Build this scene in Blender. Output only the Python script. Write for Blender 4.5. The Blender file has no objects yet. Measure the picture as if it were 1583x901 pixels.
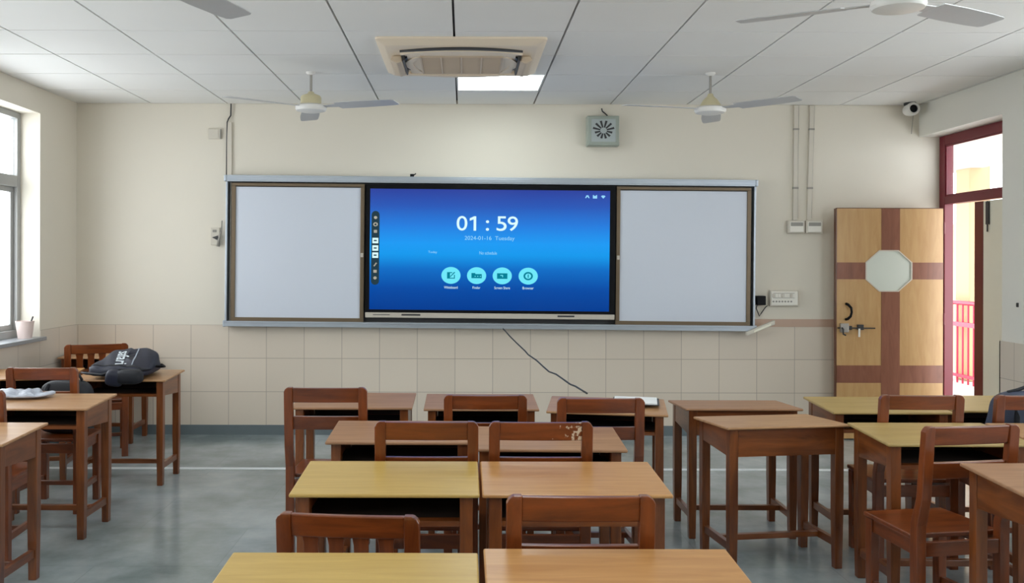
import bpy, bmesh, math, random
from mathutils import Vector, Matrix
from mathutils.bvhtree import BVHTree
random.seed(7)
scn = bpy.context.scene
C = scn.collection
R = math.radians

# ------------------------------------------------------------------ camera, world, exposure
EYE = 1.547
FPX = 1320.0
VX, VY = 717.0, 406.0
cam_data = bpy.data.cameras.new('camera')
cam = bpy.data.objects.new('camera', cam_data); C.objects.link(cam)
cam.location = (0, 0, EYE)
cam.rotation_euler = (R(90), R(-0.15), 0)
cam_data.sensor_width = 36.0
cam_data.lens = 36.0 * FPX / 1583.0
cam_data.shift_x = (791.5 - VX) / 1583.0
cam_data.shift_y = -(450.5 - VY) / 1583.0
cam_data.clip_start = 0.02
scn.camera = cam

WORLD_STRENGTH = 4.2
PANEL_STRENGTH = 5.5
w = bpy.data.worlds.new('sky'); scn.world = w; w.use_nodes = True
bgn = w.node_tree.nodes['Background']
bgn.inputs['Color'].default_value = (0.95, 0.975, 1.0, 1)
bgn.inputs['Strength'].default_value = WORLD_STRENGTH
vs = scn.view_settings
vs.view_transform = 'Standard'; vs.look = 'None'; vs.gamma = 1.0; vs.use_curve_mapping = False
vs.exposure = 0.72
scn.cycles.max_bounces = 8
scn.cycles.diffuse_bounces = 6
scn.cycles.use_denoising = True
scn.cycles.sample_clamp_indirect = 8.0

# room dimensions
XL, XR, YB, YR, ZC = -3.48, 4.085, 7.67, -1.6, 2.97
DADO = 0.985
WINS_L = [(5.45, 7.01), (3.0, 4.6), (0.5, 2.1)]
WINS_R = [(3.3, 5.5), (0.3, 2.5)]
WZ0, WZ1 = 0.93, 2.763

for (x, ws, rot) in ((XL - 0.22, WINS_L, -90), (XR + 0.24, WINS_R, 90)):
    for (a, b) in ws:
        ld = bpy.data.lights.new('window_portal', 'AREA')
        ld.shape = 'RECTANGLE'; ld.size = WZ1 - WZ0; ld.size_y = b - a
        ld.cycles.is_portal = True
        lo = bpy.data.objects.new('window_portal', ld); C.objects.link(lo)
        lo.location = (x, (a + b) / 2, (WZ0 + WZ1) / 2)
        lo.rotation_euler = (0, R(rot), 0)

def P(px, py, d):
    return Vector(((px - VX) * d / FPX, d, EYE - (py - VY) * d / FPX))

# ------------------------------------------------------------------ materials
def srgb(r, g, b):
    f = lambda c: (c / 255 / 12.92) if c / 255 <= 0.04045 else ((c / 255 + 0.055) / 1.055) ** 2.4
    return (f(r), f(g), f(b), 1)

def new_mat(name):
    m = bpy.data.materials.new(name); m.use_nodes = True
    return m, m.node_tree.nodes, m.node_tree.links, m.node_tree.nodes['Principled BSDF']

def plain(name, col, rough=0.5, metal=0.0, vary=0.06, scale=6.0, bump=0.0, coat=0.0):
    m, n, l, b = new_mat(name)
    b.inputs['Roughness'].default_value = rough
    b.inputs['Metallic'].default_value = metal
    b.inputs['Coat Weight'].default_value = coat
    tc = n.new('ShaderNodeTexCoord'); nz = n.new('ShaderNodeTexNoise')
    nz.inputs['Scale'].default_value = scale; nz.inputs['Detail'].default_value = 4
    l.new(tc.outputs['Object'], nz.inputs['Vector'])
    mx = n.new('ShaderNodeMix'); mx.data_type = 'RGBA'
    lo = [c * (1 - vary) for c in col[:3]] + [1]; hi = [min(1, c * (1 + vary)) for c in col[:3]] + [1]
    mx.inputs['A'].default_value = lo; mx.inputs['B'].default_value = hi
    l.new(nz.outputs['Fac'], mx.inputs['Factor']); l.new(mx.outputs['Result'], b.inputs['Base Color'])
    if bump:
        bp = n.new('ShaderNodeBump'); bp.inputs['Strength'].default_value = bump; bp.inputs['Distance'].default_value = 0.004
        nz2 = n.new('ShaderNodeTexNoise'); nz2.inputs['Scale'].default_value = scale * 20
        l.new(tc.outputs['Object'], nz2.inputs['Vector'])
        l.new(nz2.outputs['Fac'], bp.inputs['Height']); l.new(bp.outputs['Normal'], b.inputs['Normal'])
    return m

def low_spec(m, v):
    m.node_tree.nodes['Principled BSDF'].inputs['Specular IOR Level'].default_value = v
    return m

def wood(name, dark, light, axis='x', rough=0.32, coat=0.25, grain=9.0):
    m, n, l, b = new_mat(name)
    b.inputs['Roughness'].default_value = rough
    b.inputs['Coat Weight'].default_value = coat; b.inputs['Coat Roughness'].default_value = 0.22
    tc = n.new('ShaderNodeTexCoord'); oi = n.new('ShaderNodeObjectInfo')
    mp = n.new('ShaderNodeMapping')
    sc = {'x': (1.2, grain, grain), 'z': (grain, grain, 1.2), 'y': (grain, 1.2, grain)}[axis]
    mp.inputs['Scale'].default_value = sc
    add = n.new('ShaderNodeVectorMath'); add.operation = 'ADD'
    mul = n.new('ShaderNodeVectorMath'); mul.operation = 'SCALE'; mul.inputs['Scale'].default_value = 13.7
    l.new(oi.outputs['Random'], mul.inputs[0])
    l.new(tc.outputs['Object'], add.inputs[0]); l.new(mul.outputs['Vector'], add.inputs[1])
    l.new(add.outputs['Vector'], mp.inputs['Vector'])
    nz = n.new('ShaderNodeTexNoise'); nz.inputs['Scale'].default_value = 2.2; nz.inputs['Detail'].default_value = 8
    nz.inputs['Roughness'].default_value = 0.62; nz.inputs['Distortion'].default_value = 0.8
    l.new(mp.outputs['Vector'], nz.inputs['Vector'])
    cr = n.new('ShaderNodeValToRGB')
    cr.color_ramp.elements[0].position = 0.30; cr.color_ramp.elements[0].color = dark
    cr.color_ramp.elements[1].position = 0.70; cr.color_ramp.elements[1].color = light
    l.new(nz.outputs['Fac'], cr.inputs['Fac'])
    l.new(cr.outputs['Color'], b.inputs['Base Color'])
    bp = n.new('ShaderNodeBump'); bp.inputs['Strength'].default_value = 0.06; bp.inputs['Distance'].default_value = 0.003
    l.new(nz.outputs['Fac'], bp.inputs['Height']); l.new(bp.outputs['Normal'], b.inputs['Normal'])
    return m

def tile_mat(name, u, off, base, mortar):
    """glazed square wall tiles; u = 'x' or 'y' runs along the wall"""
    m, n, l, b = new_mat(name)
    b.inputs['Roughness'].default_value = 0.28
    tc = n.new('ShaderNodeTexCoord'); sp = n.new('ShaderNodeSeparateXYZ'); cb = n.new('ShaderNodeCombineXYZ')
    l.new(tc.outputs['Object'], sp.inputs['Vector'])
    a1 = n.new('ShaderNodeMath'); a1.operation = 'ADD'; a1.inputs[1].default_value = off
    a2 = n.new('ShaderNodeMath'); a2.operation = 'ADD'; a2.inputs[1].default_value = 9 - DADO
    l.new(sp.outputs['X' if u == 'x' else 'Y'], a1.inputs[0]); l.new(sp.outputs['Z'], a2.inputs[0])
    l.new(a1.outputs[0], cb.inputs['X']); l.new(a2.outputs[0], cb.inputs['Y'])
    br = n.new('ShaderNodeTexBrick')
    br.offset = 0.0; br.squash = 1.0
    br.inputs['Scale'].default_value = 1.0
    br.inputs['Brick Width'].default_value = 0.3385; br.inputs['Row Height'].default_value = 0.30
    br.inputs['Mortar Size'].default_value = 0.0035; br.inputs['Mortar Smooth'].default_value = 0.6
    br.inputs['Bias'].default_value = 0.0
    br.inputs['Color1'].default_value = base
    br.inputs['Color2'].default_value = [c * 0.95 for c in base[:3]] + [1]
    br.inputs['Mortar'].default_value = mortar
    l.new(cb.outputs[0], br.inputs['Vector']); l.new(br.outputs['Color'], b.inputs['Base Color'])
    return m

def emis(name, col, s):
    m, n, l, b = new_mat(name)
    n.remove(b)
    e = n.new('ShaderNodeEmission'); e.inputs['Color'].default_value = col; e.inputs['Strength'].default_value = s
    l.new(e.outputs[0], n['Material Output'].inputs['Surface'])
    return m

def glass(name, tint=(1, 1, 1, 1), refl=0.07):
    m, n, l, b = new_mat(name)
    n.remove(b)
    t = n.new('ShaderNodeBsdfTransparent'); t.inputs['Color'].default_value = tint
    g = n.new('ShaderNodeBsdfGlossy'); g.inputs['Roughness'].default_value = 0.03
    mx = n.new('ShaderNodeMixShader'); mx.inputs['Fac'].default_value = refl
    l.new(t.outputs[0], mx.inputs[1]); l.new(g.outputs[0], mx.inputs[2])
    l.new(mx.outputs[0], n['Material Output'].inputs['Surface'])
    return m

def floor_mat():
    m, n, l, b = new_mat('polished_stone_floor')
    tc = n.new('ShaderNodeTexCoord')
    nz = n.new('ShaderNodeTexNoise'); nz.inputs['Scale'].default_value = 1.1; nz.inputs['Detail'].default_value = 7; nz.inputs['Roughness'].default_value = 0.6
    l.new(tc.outputs['Object'], nz.inputs['Vector'])
    cr = n.new('ShaderNodeValToRGB')
    cr.color_ramp.elements[0].position = 0.36; cr.color_ramp.elements[0].color = srgb(116, 127, 127)
    cr.color_ramp.elements[1].position = 0.64; cr.color_ramp.elements[1].color = srgb(176, 183, 186)
    l.new(nz.outputs['Fac'], cr.inputs['Fac'])
    br = n.new('ShaderNodeTexBrick'); br.offset = 0.5
    br.inputs['Scale'].default_value = 1.0; br.inputs['Brick Width'].default_value = 1.25; br.inputs['Row Height'].default_value = 0.62
    br.inputs['Mortar Size'].default_value = 0.003; br.inputs['Mortar Smooth'].default_value = 0.5
    br.inputs['Color1'].default_value = (1, 1, 1, 1); br.inputs['Color2'].default_value = (0.9, 0.91, 0.9, 1); br.inputs['Mortar'].default_value = (0.8, 0.8, 0.8, 1)
    l.new(tc.outputs['Object'], br.inputs['Vector'])
    mx = n.new('ShaderNodeMix'); mx.data_type = 'RGBA'; mx.blend_type = 'MULTIPLY'; mx.inputs['Factor'].default_value = 1
    l.new(cr.outputs['Color'], mx.inputs['A']); l.new(br.outputs['Color'], mx.inputs['B'])
    l.new(mx.outputs['Result'], b.inputs['Base Color'])
    nz2 = n.new('ShaderNodeTexNoise'); nz2.inputs['Scale'].default_value = 3.0; nz2.inputs['Detail'].default_value = 5
    l.new(tc.outputs['Object'], nz2.inputs['Vector'])
    mr = n.new('ShaderNodeMapRange'); mr.inputs['To Min'].default_value = 0.10; mr.inputs['To Max'].default_value = 0.26
    l.new(nz2.outputs['Fac'], mr.inputs['Value']); l.new(mr.outputs[0], b.inputs['Roughness'])
    bp = n.new('ShaderNodeBump'); bp.inputs['Strength'].default_value = 0.05; bp.inputs['Distance'].default_value = 0.01
    l.new(nz2.outputs['Fac'], bp.inputs['Height']); l.new(bp.outputs['Normal'], b.inputs['Normal'])
    return m

def screen_mat(z0, z1):
    m, n, l, b = new_mat('screen_wallpaper')
    n.remove(b)
    tc = n.new('ShaderNodeTexCoord'); sp = n.new('ShaderNodeSeparateXYZ')
    l.new(tc.outputs['Object'], sp.inputs[0])
    mr = n.new('ShaderNodeMapRange'); mr.inputs['From Min'].default_value = z0; mr.inputs['From Max'].default_value = z1
    l.new(sp.outputs['Z'], mr.inputs['Value'])
    cr = n.new('ShaderNodeValToRGB')
    els = [(0.0, srgb(0, 62, 150)), (0.18, srgb(0, 78, 172)), (0.34, srgb(10, 112, 205)), (0.46, srgb(18, 158, 245)),
           (0.55, srgb(28, 160, 252)), (0.70, srgb(38, 130, 230)), (0.86, srgb(44, 92, 190)), (1.0, srgb(48, 68, 162))]
    cr.color_ramp.elements[0].position = els[0][0]; cr.color_ramp.elements[0].color = els[0][1]
    cr.color_ramp.elements[1].position = 1.0; cr.color_ramp.elements[1].color = els[-1][1]
    for p, c in els[1:-1]:
        e = cr.color_ramp.elements.new(p); e.color = c
    l.new(mr.outputs[0], cr.inputs['Fac'])
    e = n.new('ShaderNodeEmission'); e.inputs['Strength'].default_value = 0.575
    l.new(cr.outputs['Color'], e.inputs['Color'])
    g = n.new('ShaderNodeBsdfGlossy'); g.inputs['Roughness'].default_value = 0.2
    mx = n.new('ShaderNodeMixShader'); mx.inputs['Fac'].default_value = 0.012
    l.new(e.outputs[0], mx.inputs[1]); l.new(g.outputs[0], mx.inputs[2])
    l.new(mx.outputs[0], n['Material Output'].inputs['Surface'])
    return m

M = {}
M['wall'] = plain('cream_wall_paint', srgb(221, 214, 200), 0.6, vary=0.03, scale=1.6)
M['wall_right'] = plain('pale_wall_paint', srgb(228, 226, 218), 0.6, vary=0.03, scale=1.6)
M['ceil'] = plain('ceiling_board', srgb(232, 231, 228), 0.8, vary=0.03, scale=2.0)
M['ceil_gap'] = plain('ceiling_gap', srgb(92, 92, 92), 0.9)
M['floor'] = floor_mat()
M['tile_back'] = tile_mat('wall_tile_back', 'x', 10 * 0.3385 - 0.2615, srgb(220, 207, 191), srgb(170, 157, 144))
M['tile_side'] = tile_mat('wall_tile_side', 'y', 30 * 0.3385 - YB, srgb(214, 203, 190), srgb(172, 162, 150))
M['skirt'] = plain('grey_stone_skirting', srgb(104, 114, 118), 0.3, vary=0.12)
M['strip'] = plain('white_floor_strip', srgb(215, 220, 222), 0.35)
M['border'] = plain('brown_tile_border', srgb(190, 160, 140), 0.3, vary=0.05, scale=12)
M['body'] = wood('red_brown_wood', srgb(84, 40, 14), srgb(134, 74, 32), 'z')
M['body_x'] = wood('red_brown_wood_along', srgb(84, 40, 14), srgb(134, 74, 32), 'x')
M['body_y'] = wood('red_brown_wood_across', srgb(84, 40, 14), srgb(134, 74, 32), 'y')
M['chair'] = wood('chair_wood', srgb(82, 35, 12), srgb(134, 66, 26), 'z', 0.28, 0.35)
M['chair_x'] = wood('chair_wood_along', srgb(82, 35, 12), srgb(134, 66, 26), 'x', 0.28, 0.35)
M['chair_y'] = wood('chair_wood_across', srgb(82, 35, 12), srgb(134, 66, 26), 'y', 0.28, 0.35)
M['inner'] = plain('painted_shelf_shade', srgb(46, 30, 22), 0.8, vary=0.15)  # shade inside the desks, painted in as near-black boards
M['top_yellow'] = wood('yellow_laminate_top', srgb(180, 146, 76), srgb(196, 163, 92), 'x', 0.36, 0.12, 12)
M['top_olive'] = wood('olive_tan_top', srgb(158, 130, 76), srgb(176, 150, 92), 'x', 0.4, 0.08, 12)
M['top_orange'] = wood('orange_tan_top', srgb(172, 120, 68), srgb(194, 144, 90), 'x', 0.34, 0.15, 14)
M['top_pink'] = wood('pinkish_tan_top', srgb(142, 102, 72), srgb(168, 126, 92), 'x', 0.5, 0.02, 14)
M['top_tan'] = wood('worn_tan_top', srgb(158, 114, 76), srgb(184, 142, 100), 'x', 0.42, 0.08, 12)
M['alu'] = plain('brushed_aluminium', srgb(176, 184, 194), 0.38, 0.75, 0.05)
M['alu_win'] = plain('grey_window_aluminium', srgb(160, 160, 158), 0.45, 0.1, 0.05)
M['bronze'] = plain('brown_anodised_frame', srgb(112, 96, 76), 0.4, 0.45, 0.06)
M['white_board'] = plain('whiteboard_enamel', srgb(206, 212, 224), 0.28, 0, 0.02, 1.5)
M['black'] = low_spec(plain('black_plastic', srgb(7, 8, 12), 0.45), 0.15)
M['dark'] = plain('dark_grey_plastic', srgb(52, 52, 54), 0.5)
M['chin'] = plain('silver_plastic', srgb(196, 188, 176), 0.4, 0.2)
M['ac'] = plain('cream_plastic', srgb(228, 212, 190), 0.5, vary=0.03)
M['ac_dark'] = plain('grille_plastic', srgb(196, 178, 156), 0.55, vary=0.05)
M['fan_white'] = plain('white_enamel', srgb(228, 226, 222), 0.35, vary=0.02)
M['fan_cream'] = plain('fan_cup_enamel', srgb(206, 196, 160), 0.4, vary=0.04)
M['fan_blade'] = plain('grey_blade_enamel', srgb(186, 186, 188), 0.4, vary=0.04)
M['steel'] = plain('steel', srgb(170, 166, 160), 0.35, 0.8)
M['panel'] = emis('led_diffuser', (0.90, 1.0, 1.0, 1), PANEL_STRENGTH)
M['glass'] = glass('window_glass', (0.97, 0.99, 1, 1))
M['frosted'] = plain('frosted_glass', srgb(214, 220, 210), 0.25, vary=0.03)
M['door_tan'] = wood('tan_door_veneer', srgb(186, 144, 92), srgb(200, 162, 110), 'z', 0.4, 0.1, 8)
M['door_brown'] = wood('brown_door_veneer', srgb(122, 74, 54), srgb(144, 92, 70), 'z', 0.4, 0.1, 8)
M['door_edge'] = wood('dark_door_edge', srgb(84, 44, 24), srgb(104, 58, 34), 'z')
M['red'] = plain('maroon_paint', srgb(110, 9, 32), 0.35, vary=0.05)
M['leaf_edge'] = plain('red_brown_edge', srgb(104, 40, 40), 0.45)
M['red_rail'] = plain('crimson_railing_paint', srgb(152, 10, 52), 0.4, vary=0.05)
M['leaf_cream'] = plain('cream_door_paint', srgb(234, 230, 212), 0.45, vary=0.03)
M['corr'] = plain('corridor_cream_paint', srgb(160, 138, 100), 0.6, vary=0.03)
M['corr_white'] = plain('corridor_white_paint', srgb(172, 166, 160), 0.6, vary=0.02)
M['sill'] = plain('grey_stone_sill', srgb(140, 144, 148), 0.3, vary=0.1)
M['pvc'] = plain('ivory_trunking', srgb(206, 199, 186), 0.5, vary=0.02)
M['switch'] = plain('white_switch_plastic', srgb(232, 228, 218), 0.35, vary=0.02)
M['grey_switch'] = plain('grey_switch_plastic', srgb(150, 146, 138), 0.4)
M['speaker'] = plain('grey_green_case', srgb(158, 166, 156), 0.4, vary=0.04)
M['speaker_panel'] = plain('blue_grey_panel', srgb(170, 178, 178), 0.35, vary=0.04)
M['navy'] = plain('navy_nylon', srgb(27, 30, 48), 0.55, vary=0.2, scale=20, bump=0.3)
M['navy_dark'] = plain('dark_navy_nylon', srgb(16, 18, 27), 0.6, vary=0.2, scale=20, bump=0.3)
M['bluegrey'] = plain('blue_grey_nylon', srgb(56, 64, 84), 0.6, vary=0.2, scale=20, bump=0.3)
M['print'] = plain('white_print', srgb(222, 230, 236), 0.5)
M['piping'] = plain('grey_piping', srgb(150, 158, 170), 0.5)
M['paper'] = plain('white_paper', srgb(236, 236, 236), 0.6, vary=0.02)
M['cup'] = plain('pink_white_cup', srgb(226, 206, 200), 0.4, vary=0.05, scale=20)
M['txt'] = emis('screen_white', (0.72, 0.98, 1.0, 1), 0.61)
M['txt_dim'] = emis('screen_pale_blue', srgb(150, 215, 250), 0.61)
M['icon'] = emis('screen_icon_cyan', srgb(112, 232, 250), 0.61)
M['glyph'] = emis('screen_glyph_teal', srgb(10, 128, 150), 0.61)
M['toolbar'] = emis('screen_toolbar_grey', srgb(40, 62, 72), 0.61)

def plastic_bag_mat():
    m, n, l, b = new_mat('crumpled_plastic_film')
    b.inputs['Base Color'].default_value = srgb(196, 202, 214); b.inputs['Roughness'].default_value = 0.2
    b.inputs['Transmission Weight'].default_value = 0.25; b.inputs['IOR'].default_value = 1.2
    tc = n.new('ShaderNodeTexCoord'); nz = n.new('ShaderNodeTexNoise'); nz.inputs['Scale'].default_value = 30
    l.new(tc.outputs['Object'], nz.inputs['Vector'])
    bp = n.new('ShaderNodeBump'); bp.inputs['Strength'].default_value = 0.6; bp.inputs['Distance'].default_value = 0.01
    l.new(nz.outputs['Fac'], bp.inputs['Height']); l.new(bp.outputs['Normal'], b.inputs['Normal'])
    return m
M['film'] = plastic_bag_mat()

# ------------------------------------------------------------------ mesh helpers
class MB:
    def __init__(self):
        self.bm = bmesh.new()
    def hexa(self, pts, mi=0):
        v = [self.bm.verts.new(p) for p in pts]   # bottom 4 ccw, top 4 ccw
        for f in ((3, 2, 1, 0), (4, 5, 6, 7), (0, 1, 5, 4), (1, 2, 6, 5), (2, 3, 7, 6), (3, 0, 4, 7)):
            fc = self.bm.faces.new([v[i] for i in f]); fc.material_index = mi
        return self
    def box(self, x0, x1, y0, y1, z0, z1, mi=0):
        return self.hexa([(x0, y0, z0), (x1, y0, z0), (x1, y1, z0), (x0, y1, z0),
                          (x0, y0, z1), (x1, y0, z1), (x1, y1, z1), (x0, y1, z1)], mi)
    def loft(self, secs, mi=0, cap=True):
        rings = [[self.bm.verts.new(p) for p in s] for s in secs]
        k = len(rings[0])
        for a, b in zip(rings, rings[1:]):
            for i in range(k):
                f = self.bm.faces.new((a[i], a[(i + 1) % k], b[(i + 1) % k], b[i])); f.material_index = mi
        if cap:
            for rg, rev in ((rings[0], True), (rings[-1], False)):
                f = self.bm.faces.new(rg[::-1] if rev else rg); f.material_index = mi
        return self
    def lathe(self, prof, n=32, sx=1.0, cx=0, cy=0, mi=0):
        secs = []
        for (r, z) in prof:
            r = max(r, 1e-4)
            secs.append([(cx + sx * r * math.cos(2 * math.pi * i / n), cy + r * math.sin(2 * math.pi * i / n), z) for i in range(n)])
        return self.loft(secs, mi)
    def tube(self, pts, r, n=8, mi=0):
        pts = [Vector(p) for p in pts]
        secs = []
        up = Vector((0.13, 0.31, 0.94))
        for i, p in enumerate(pts):
            t = (pts[min(i + 1, len(pts) - 1)] - pts[max(i - 1, 0)]).normalized()
            a = t.cross(up)
            if a.length < 1e-3: a = t.cross(Vector((1, 0, 0)))
            a.normalize(); b = t.cross(a).normalized()
            rr = r[i] if isinstance(r, (list, tuple)) else r
            secs.append([p + rr * (a * math.cos(2 * math.pi * k / n) + b * math.sin(2 * math.pi * k / n)) for k in range(n)])
        return self.loft(secs, mi)
    def prism(self, poly, y0, y1, mi=0):
        """poly of (x, z) extruded along y"""
        return self.loft([[(x, y0, z) for x, z in poly], [(x, y1, z) for x, z in poly]], mi)
    def mesh(self, name, mats, smooth=False):
        bmesh.ops.recalc_face_normals(self.bm, faces=self.bm.faces)
        me = bpy.data.meshes.new(name)
        if smooth:
            for f in self.bm.faces: f.smooth = True
        self.bm.to_mesh(me); self.bm.free()
        for m in (mats if isinstance(mats, (list, tuple)) else [mats]): me.materials.append(m)
        return me
    def build(self, name, mats, parent=None, bevel=0.0, smooth=False, seg=2, loc=None, angle=40):
        o = bpy.data.objects.new(name, self.mesh(name, mats, smooth)); C.objects.link(o)
        if parent: o.parent = parent
        if loc: o.location = loc
        if bevel:
            md = o.modifiers.new('bevel', 'BEVEL'); md.width = bevel; md.segments = seg; md.limit_method = 'ANGLE'; md.angle_limit = R(angle)
        if smooth and angle:
            md = o.modifiers.new('split', 'EDGE_SPLIT'); md.split_angle = R(angle)
        return o

def tag(o, label=None, cat=None, group=None, kind=None):
    if label: o['label'] = label
    if cat: o['category'] = cat
    if group: o['group'] = group
    if kind: o['kind'] = kind
    return o

def thing(name, label, cat, loc=(0, 0, 0), rz=0.0, group=None):
    o = bpy.data.objects.new(name, None); C.objects.link(o)
    o.location = loc; o.rotation_euler = (0, 0, rz); o.empty_display_size = 0.1
    return tag(o, label, cat, group)

def structure(o, label=None):
    o['kind'] = 'structure'
    if label: o['label'] = label
    return o

def text_mesh(txt, size, mat, parent, name, loc, align='CENTER', depth=0.0008, sx=1.0, bold=0.0):
    cu = bpy.data.curves.new('lettering', 'FONT')
    cu.body = txt; cu.size = size; cu.align_x = align; cu.align_y = 'CENTER'; cu.extrude = depth; cu.offset = bold
    cu.resolution_u = 6
    ob = bpy.data.objects.new('lettering', cu); C.objects.link(ob)
    bpy.context.view_layer.update()
    dg = bpy.context.evaluated_depsgraph_get()
    me = bpy.data.meshes.new_from_object(ob.evaluated_get(dg))
    bpy.data.objects.remove(ob); bpy.data.curves.remove(cu)
    me.materials.clear(); me.materials.append(mat)
    me.transform(Matrix.Diagonal((sx, 1, 1, 1)))
    me.transform(Matrix.Rotation(R(90), 4, 'X'))
    o = bpy.data.objects.new(name, me); C.objects.link(o); o.parent = parent; o.location = loc
    return o

# ------------------------------------------------------------------ the room
m = MB(); m.box(XL - 0.3, XR + 0.3, YR - 0.2, YB + 0.2, -0.12, 0.0)
structure(m.build('floor', M['floor']))
m = MB(); m.box(XL - 0.3, XR + 0.26, YB, YB + 0.2, 0, 3.1)
structure(m.build('wall_back', M['wall']))
m = MB(); m.box(XL - 0.3, XR + 0.3, YR - 0.2, YR, 0, 3.1)
structure(m.build('wall_front', M['wall']))

def side_wall(name, x0, x1, wins, y0, y1, mat, extra=None):
    m = MB()
    cur = y0
    for (a, b) in sorted(wins):
        m.box(x0, x1, cur, a, 0, 3.1)
        m.box(x0, x1, a, b, 0, WZ0 - 0.005)
        m.box(x0, x1, a, b, WZ1, 3.1)
        cur = b
    m.box(x0, x1, cur, y1, 0, 3.1)
    if extra: extra(m)
    return structure(m.build(name, mat))
side_wall('wall_left', XL - 0.24, XL, WINS_L, YR, YB, M['wall'])
DOOR0 = 6.48
side_wall('wall_right', XR, XR + 0.26, WINS_R, YR, DOOR0, M['wall_right'],
          lambda m: m.box(XR, XR + 0.26, DOOR0, YB, 2.686, 3.1))

# ceiling of square boards with open shadow gaps; the lamp's board is left out
PITCH_X, PITCH_Y = 0.6868, 0.6045
GX0 = -0.064
m = MB()
m.box(XL - 0.3, XR + 0.3, YR - 0.2, YB + 0.2, ZC + 0.035, ZC + 0.13, 1)
LAMPS = [(0, 1), (0, 6), (-3, 6), (3, 6), (-3, 10), (0, 10), (3, 10), (-3, 13), (0, 13), (3, 13)]  # first lamp is in view; the rest are added, unseen, to light the room
for i in range(-6, 7):
    for j in range(0, 16):
        if (i, j) in LAMPS: continue
        x0 = GX0 + i * PITCH_X; x1 = x0 + PITCH_X
        y1 = YB - j * PITCH_Y; y0 = y1 - PITCH_Y
        x0 += 0.007; x1 -= 0.007; y0 += 0.005; y1 -= 0.005
        if x1 < XL or x0 > XR: continue
        m.box(max(x0, XL + 0.004), min(x1, XR - 0.004), max(y0, YR), y1 - (0.004 if j == 0 else 0), ZC, ZC + 0.03, 0)
structure(m.build('ceiling', [M['ceil'], M['ceil_gap']]))

# tiled dado, border strip and skirting
m = MB(); m.box(XL, XR + 0.16, YB - 0.008, YB, 0.085, DADO)
structure(m.build('trim_1', M['tile_back']), 'cream square wall tiles along the lower front wall')
m = MB(); m.box(XL, XL + 0.008, YR, YB - 0.008, 0.085, WZ0 - 0.03)
m.box(XL, XL + 0.008, WINS_L[0][1], YB - 0.008, WZ0 - 0.03, DADO)
for (a, b) in ((4.6, 5.45), (2.1, 3.0), (YR, 0.5)): m.box(XL, XL + 0.008, a, b, WZ0 - 0.03, DADO)
structure(m.build('trim_2', M['tile_side']), 'cream square wall tiles below the window')
m = MB(); m.box(XR - 0.012, XR, 5.5, DOOR0 + 0.012, 0.085, DADO - 0.02)
m.box(XR - 0.012, XR + 0.15, DOOR0, DOOR0 + 0.012, 0.085, DADO - 0.02)
m.box(XR - 0.012, XR, YR, 5.5, 0.085, 0.9)
structure(m.build('trim_3', M['tile_side']), 'pale wall tiles right of the doorway')
a, b = P(1166, 492, 7.66), P(1300, 504, 7.66)
m = MB(); m.box(a.x, XR + 0.16, YB - 0.011, YB - 0.0005, b.z, a.z)
structure(m.build('trim_4', M['border']), 'brown tile border between board and door')
m = MB(); m.box(XL, XR + 0.16, YB - 0.015, YB, 0, 0.088)
structure(m.build('baseboard_back', M['skirt']))
m = MB(); m.box(XL, XL + 0.015, YR, YB - 0.015, 0, 0.088)
structure(m.build('baseboard_left', M['skirt']))
m = MB(); m.box(XR - 0.016, XR, YR, DOOR0, 0, 0.088)
structure(m.build('baseboard_right', M['skirt']))
m = MB(); m.box(XL + 0.02, XR - 0.02, 6.37, 6.43, 0.0, 0.002)
structure(m.build('trim_5', M['strip']), 'thin white strip across the stone floor')

# windows
def window(idx, xin, depth_dir, a, b, tz, frame_x):
    """aluminium window: fixed upper lights, two sliding lower sashes"""
    root = bpy.data.objects.new('window_%d' % idx, None); C.objects.link(root); root.location = (frame_x, (a + b) / 2, WZ0)
    structure(root, 'grey aluminium window')
    h = WZ1 - WZ0; hw = (b - a) / 2
    t = 0.03
    m = MB()
    m.box(-t, t, -hw, hw, 0, 0.06); m.box(-t, t, -hw, hw, h - 0.05, h)
    m.box(-t, t, -hw, -hw + 0.05, 0.06, h - 0.05); m.box(-t, t, hw - 0.05, hw, 0.06, h - 0.05)
    m.box(-t, t, -hw + 0.05, hw - 0.05, tz - WZ0 - 0.045, tz - WZ0 + 0.045)
    m.box(-t, t, -0.025, 0.025, tz - WZ0 + 0.045, h - 0.05)
    m.build('frame', M['alu_win'], root, 0.003)
    m = MB()
    m.box(-0.004, 0.004, -hw + 0.05, -0.025, tz - WZ0 + 0.045, h - 0.05); m.box(-0.004, 0.004, 0.025, hw - 0.05, tz - WZ0 + 0.045, h - 0.05)
    m.build('upper_pane', M['glass'], root)
    for s, off in ((-1, 0.011), (1, -0.011)):
        y0, y1 = (-hw + 0.05, 0.03) if s < 0 else (-0.03, hw - 0.05)
        z0, z1 = 0.06, tz - WZ0 - 0.045
        m = MB()
        m.box(off - 0.01, off + 0.01, y0, y1, z0, z0 + 0.045); m.box(off - 0.01, off + 0.01, y0, y1, z1 - 0.045, z1)
        m.box(off - 0.01, off + 0.01, y0, y0 + 0.045, z0 + 0.045, z1 - 0.045); m.box(off - 0.01, off + 0.01, y1 - 0.045, y1, z0 + 0.045, z1 - 0.045)
        sash = m.build('sash', M['alu_win'], root, 0.002)
        m = MB(); m.box(off - 0.003, off + 0.003, y0 + 0.045, y1 - 0.045, z0 + 0.045, z1 - 0.045)
        m.build('pane', M['glass'], sash)
    return root
for k, (a, b) in enumerate(WINS_L):
    wr = window(k + 1, XL, -1, a, b, 2.2, XL - 0.19)
    m = MB(); m.box(-0.03 - 0.02, 0.235, -(b - a) / 2 - 0.0, (b - a) / 2 + 0.03, -0.03, 0.0)
    m.build('window_sill', M['sill'], wr, 0.004)
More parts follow.
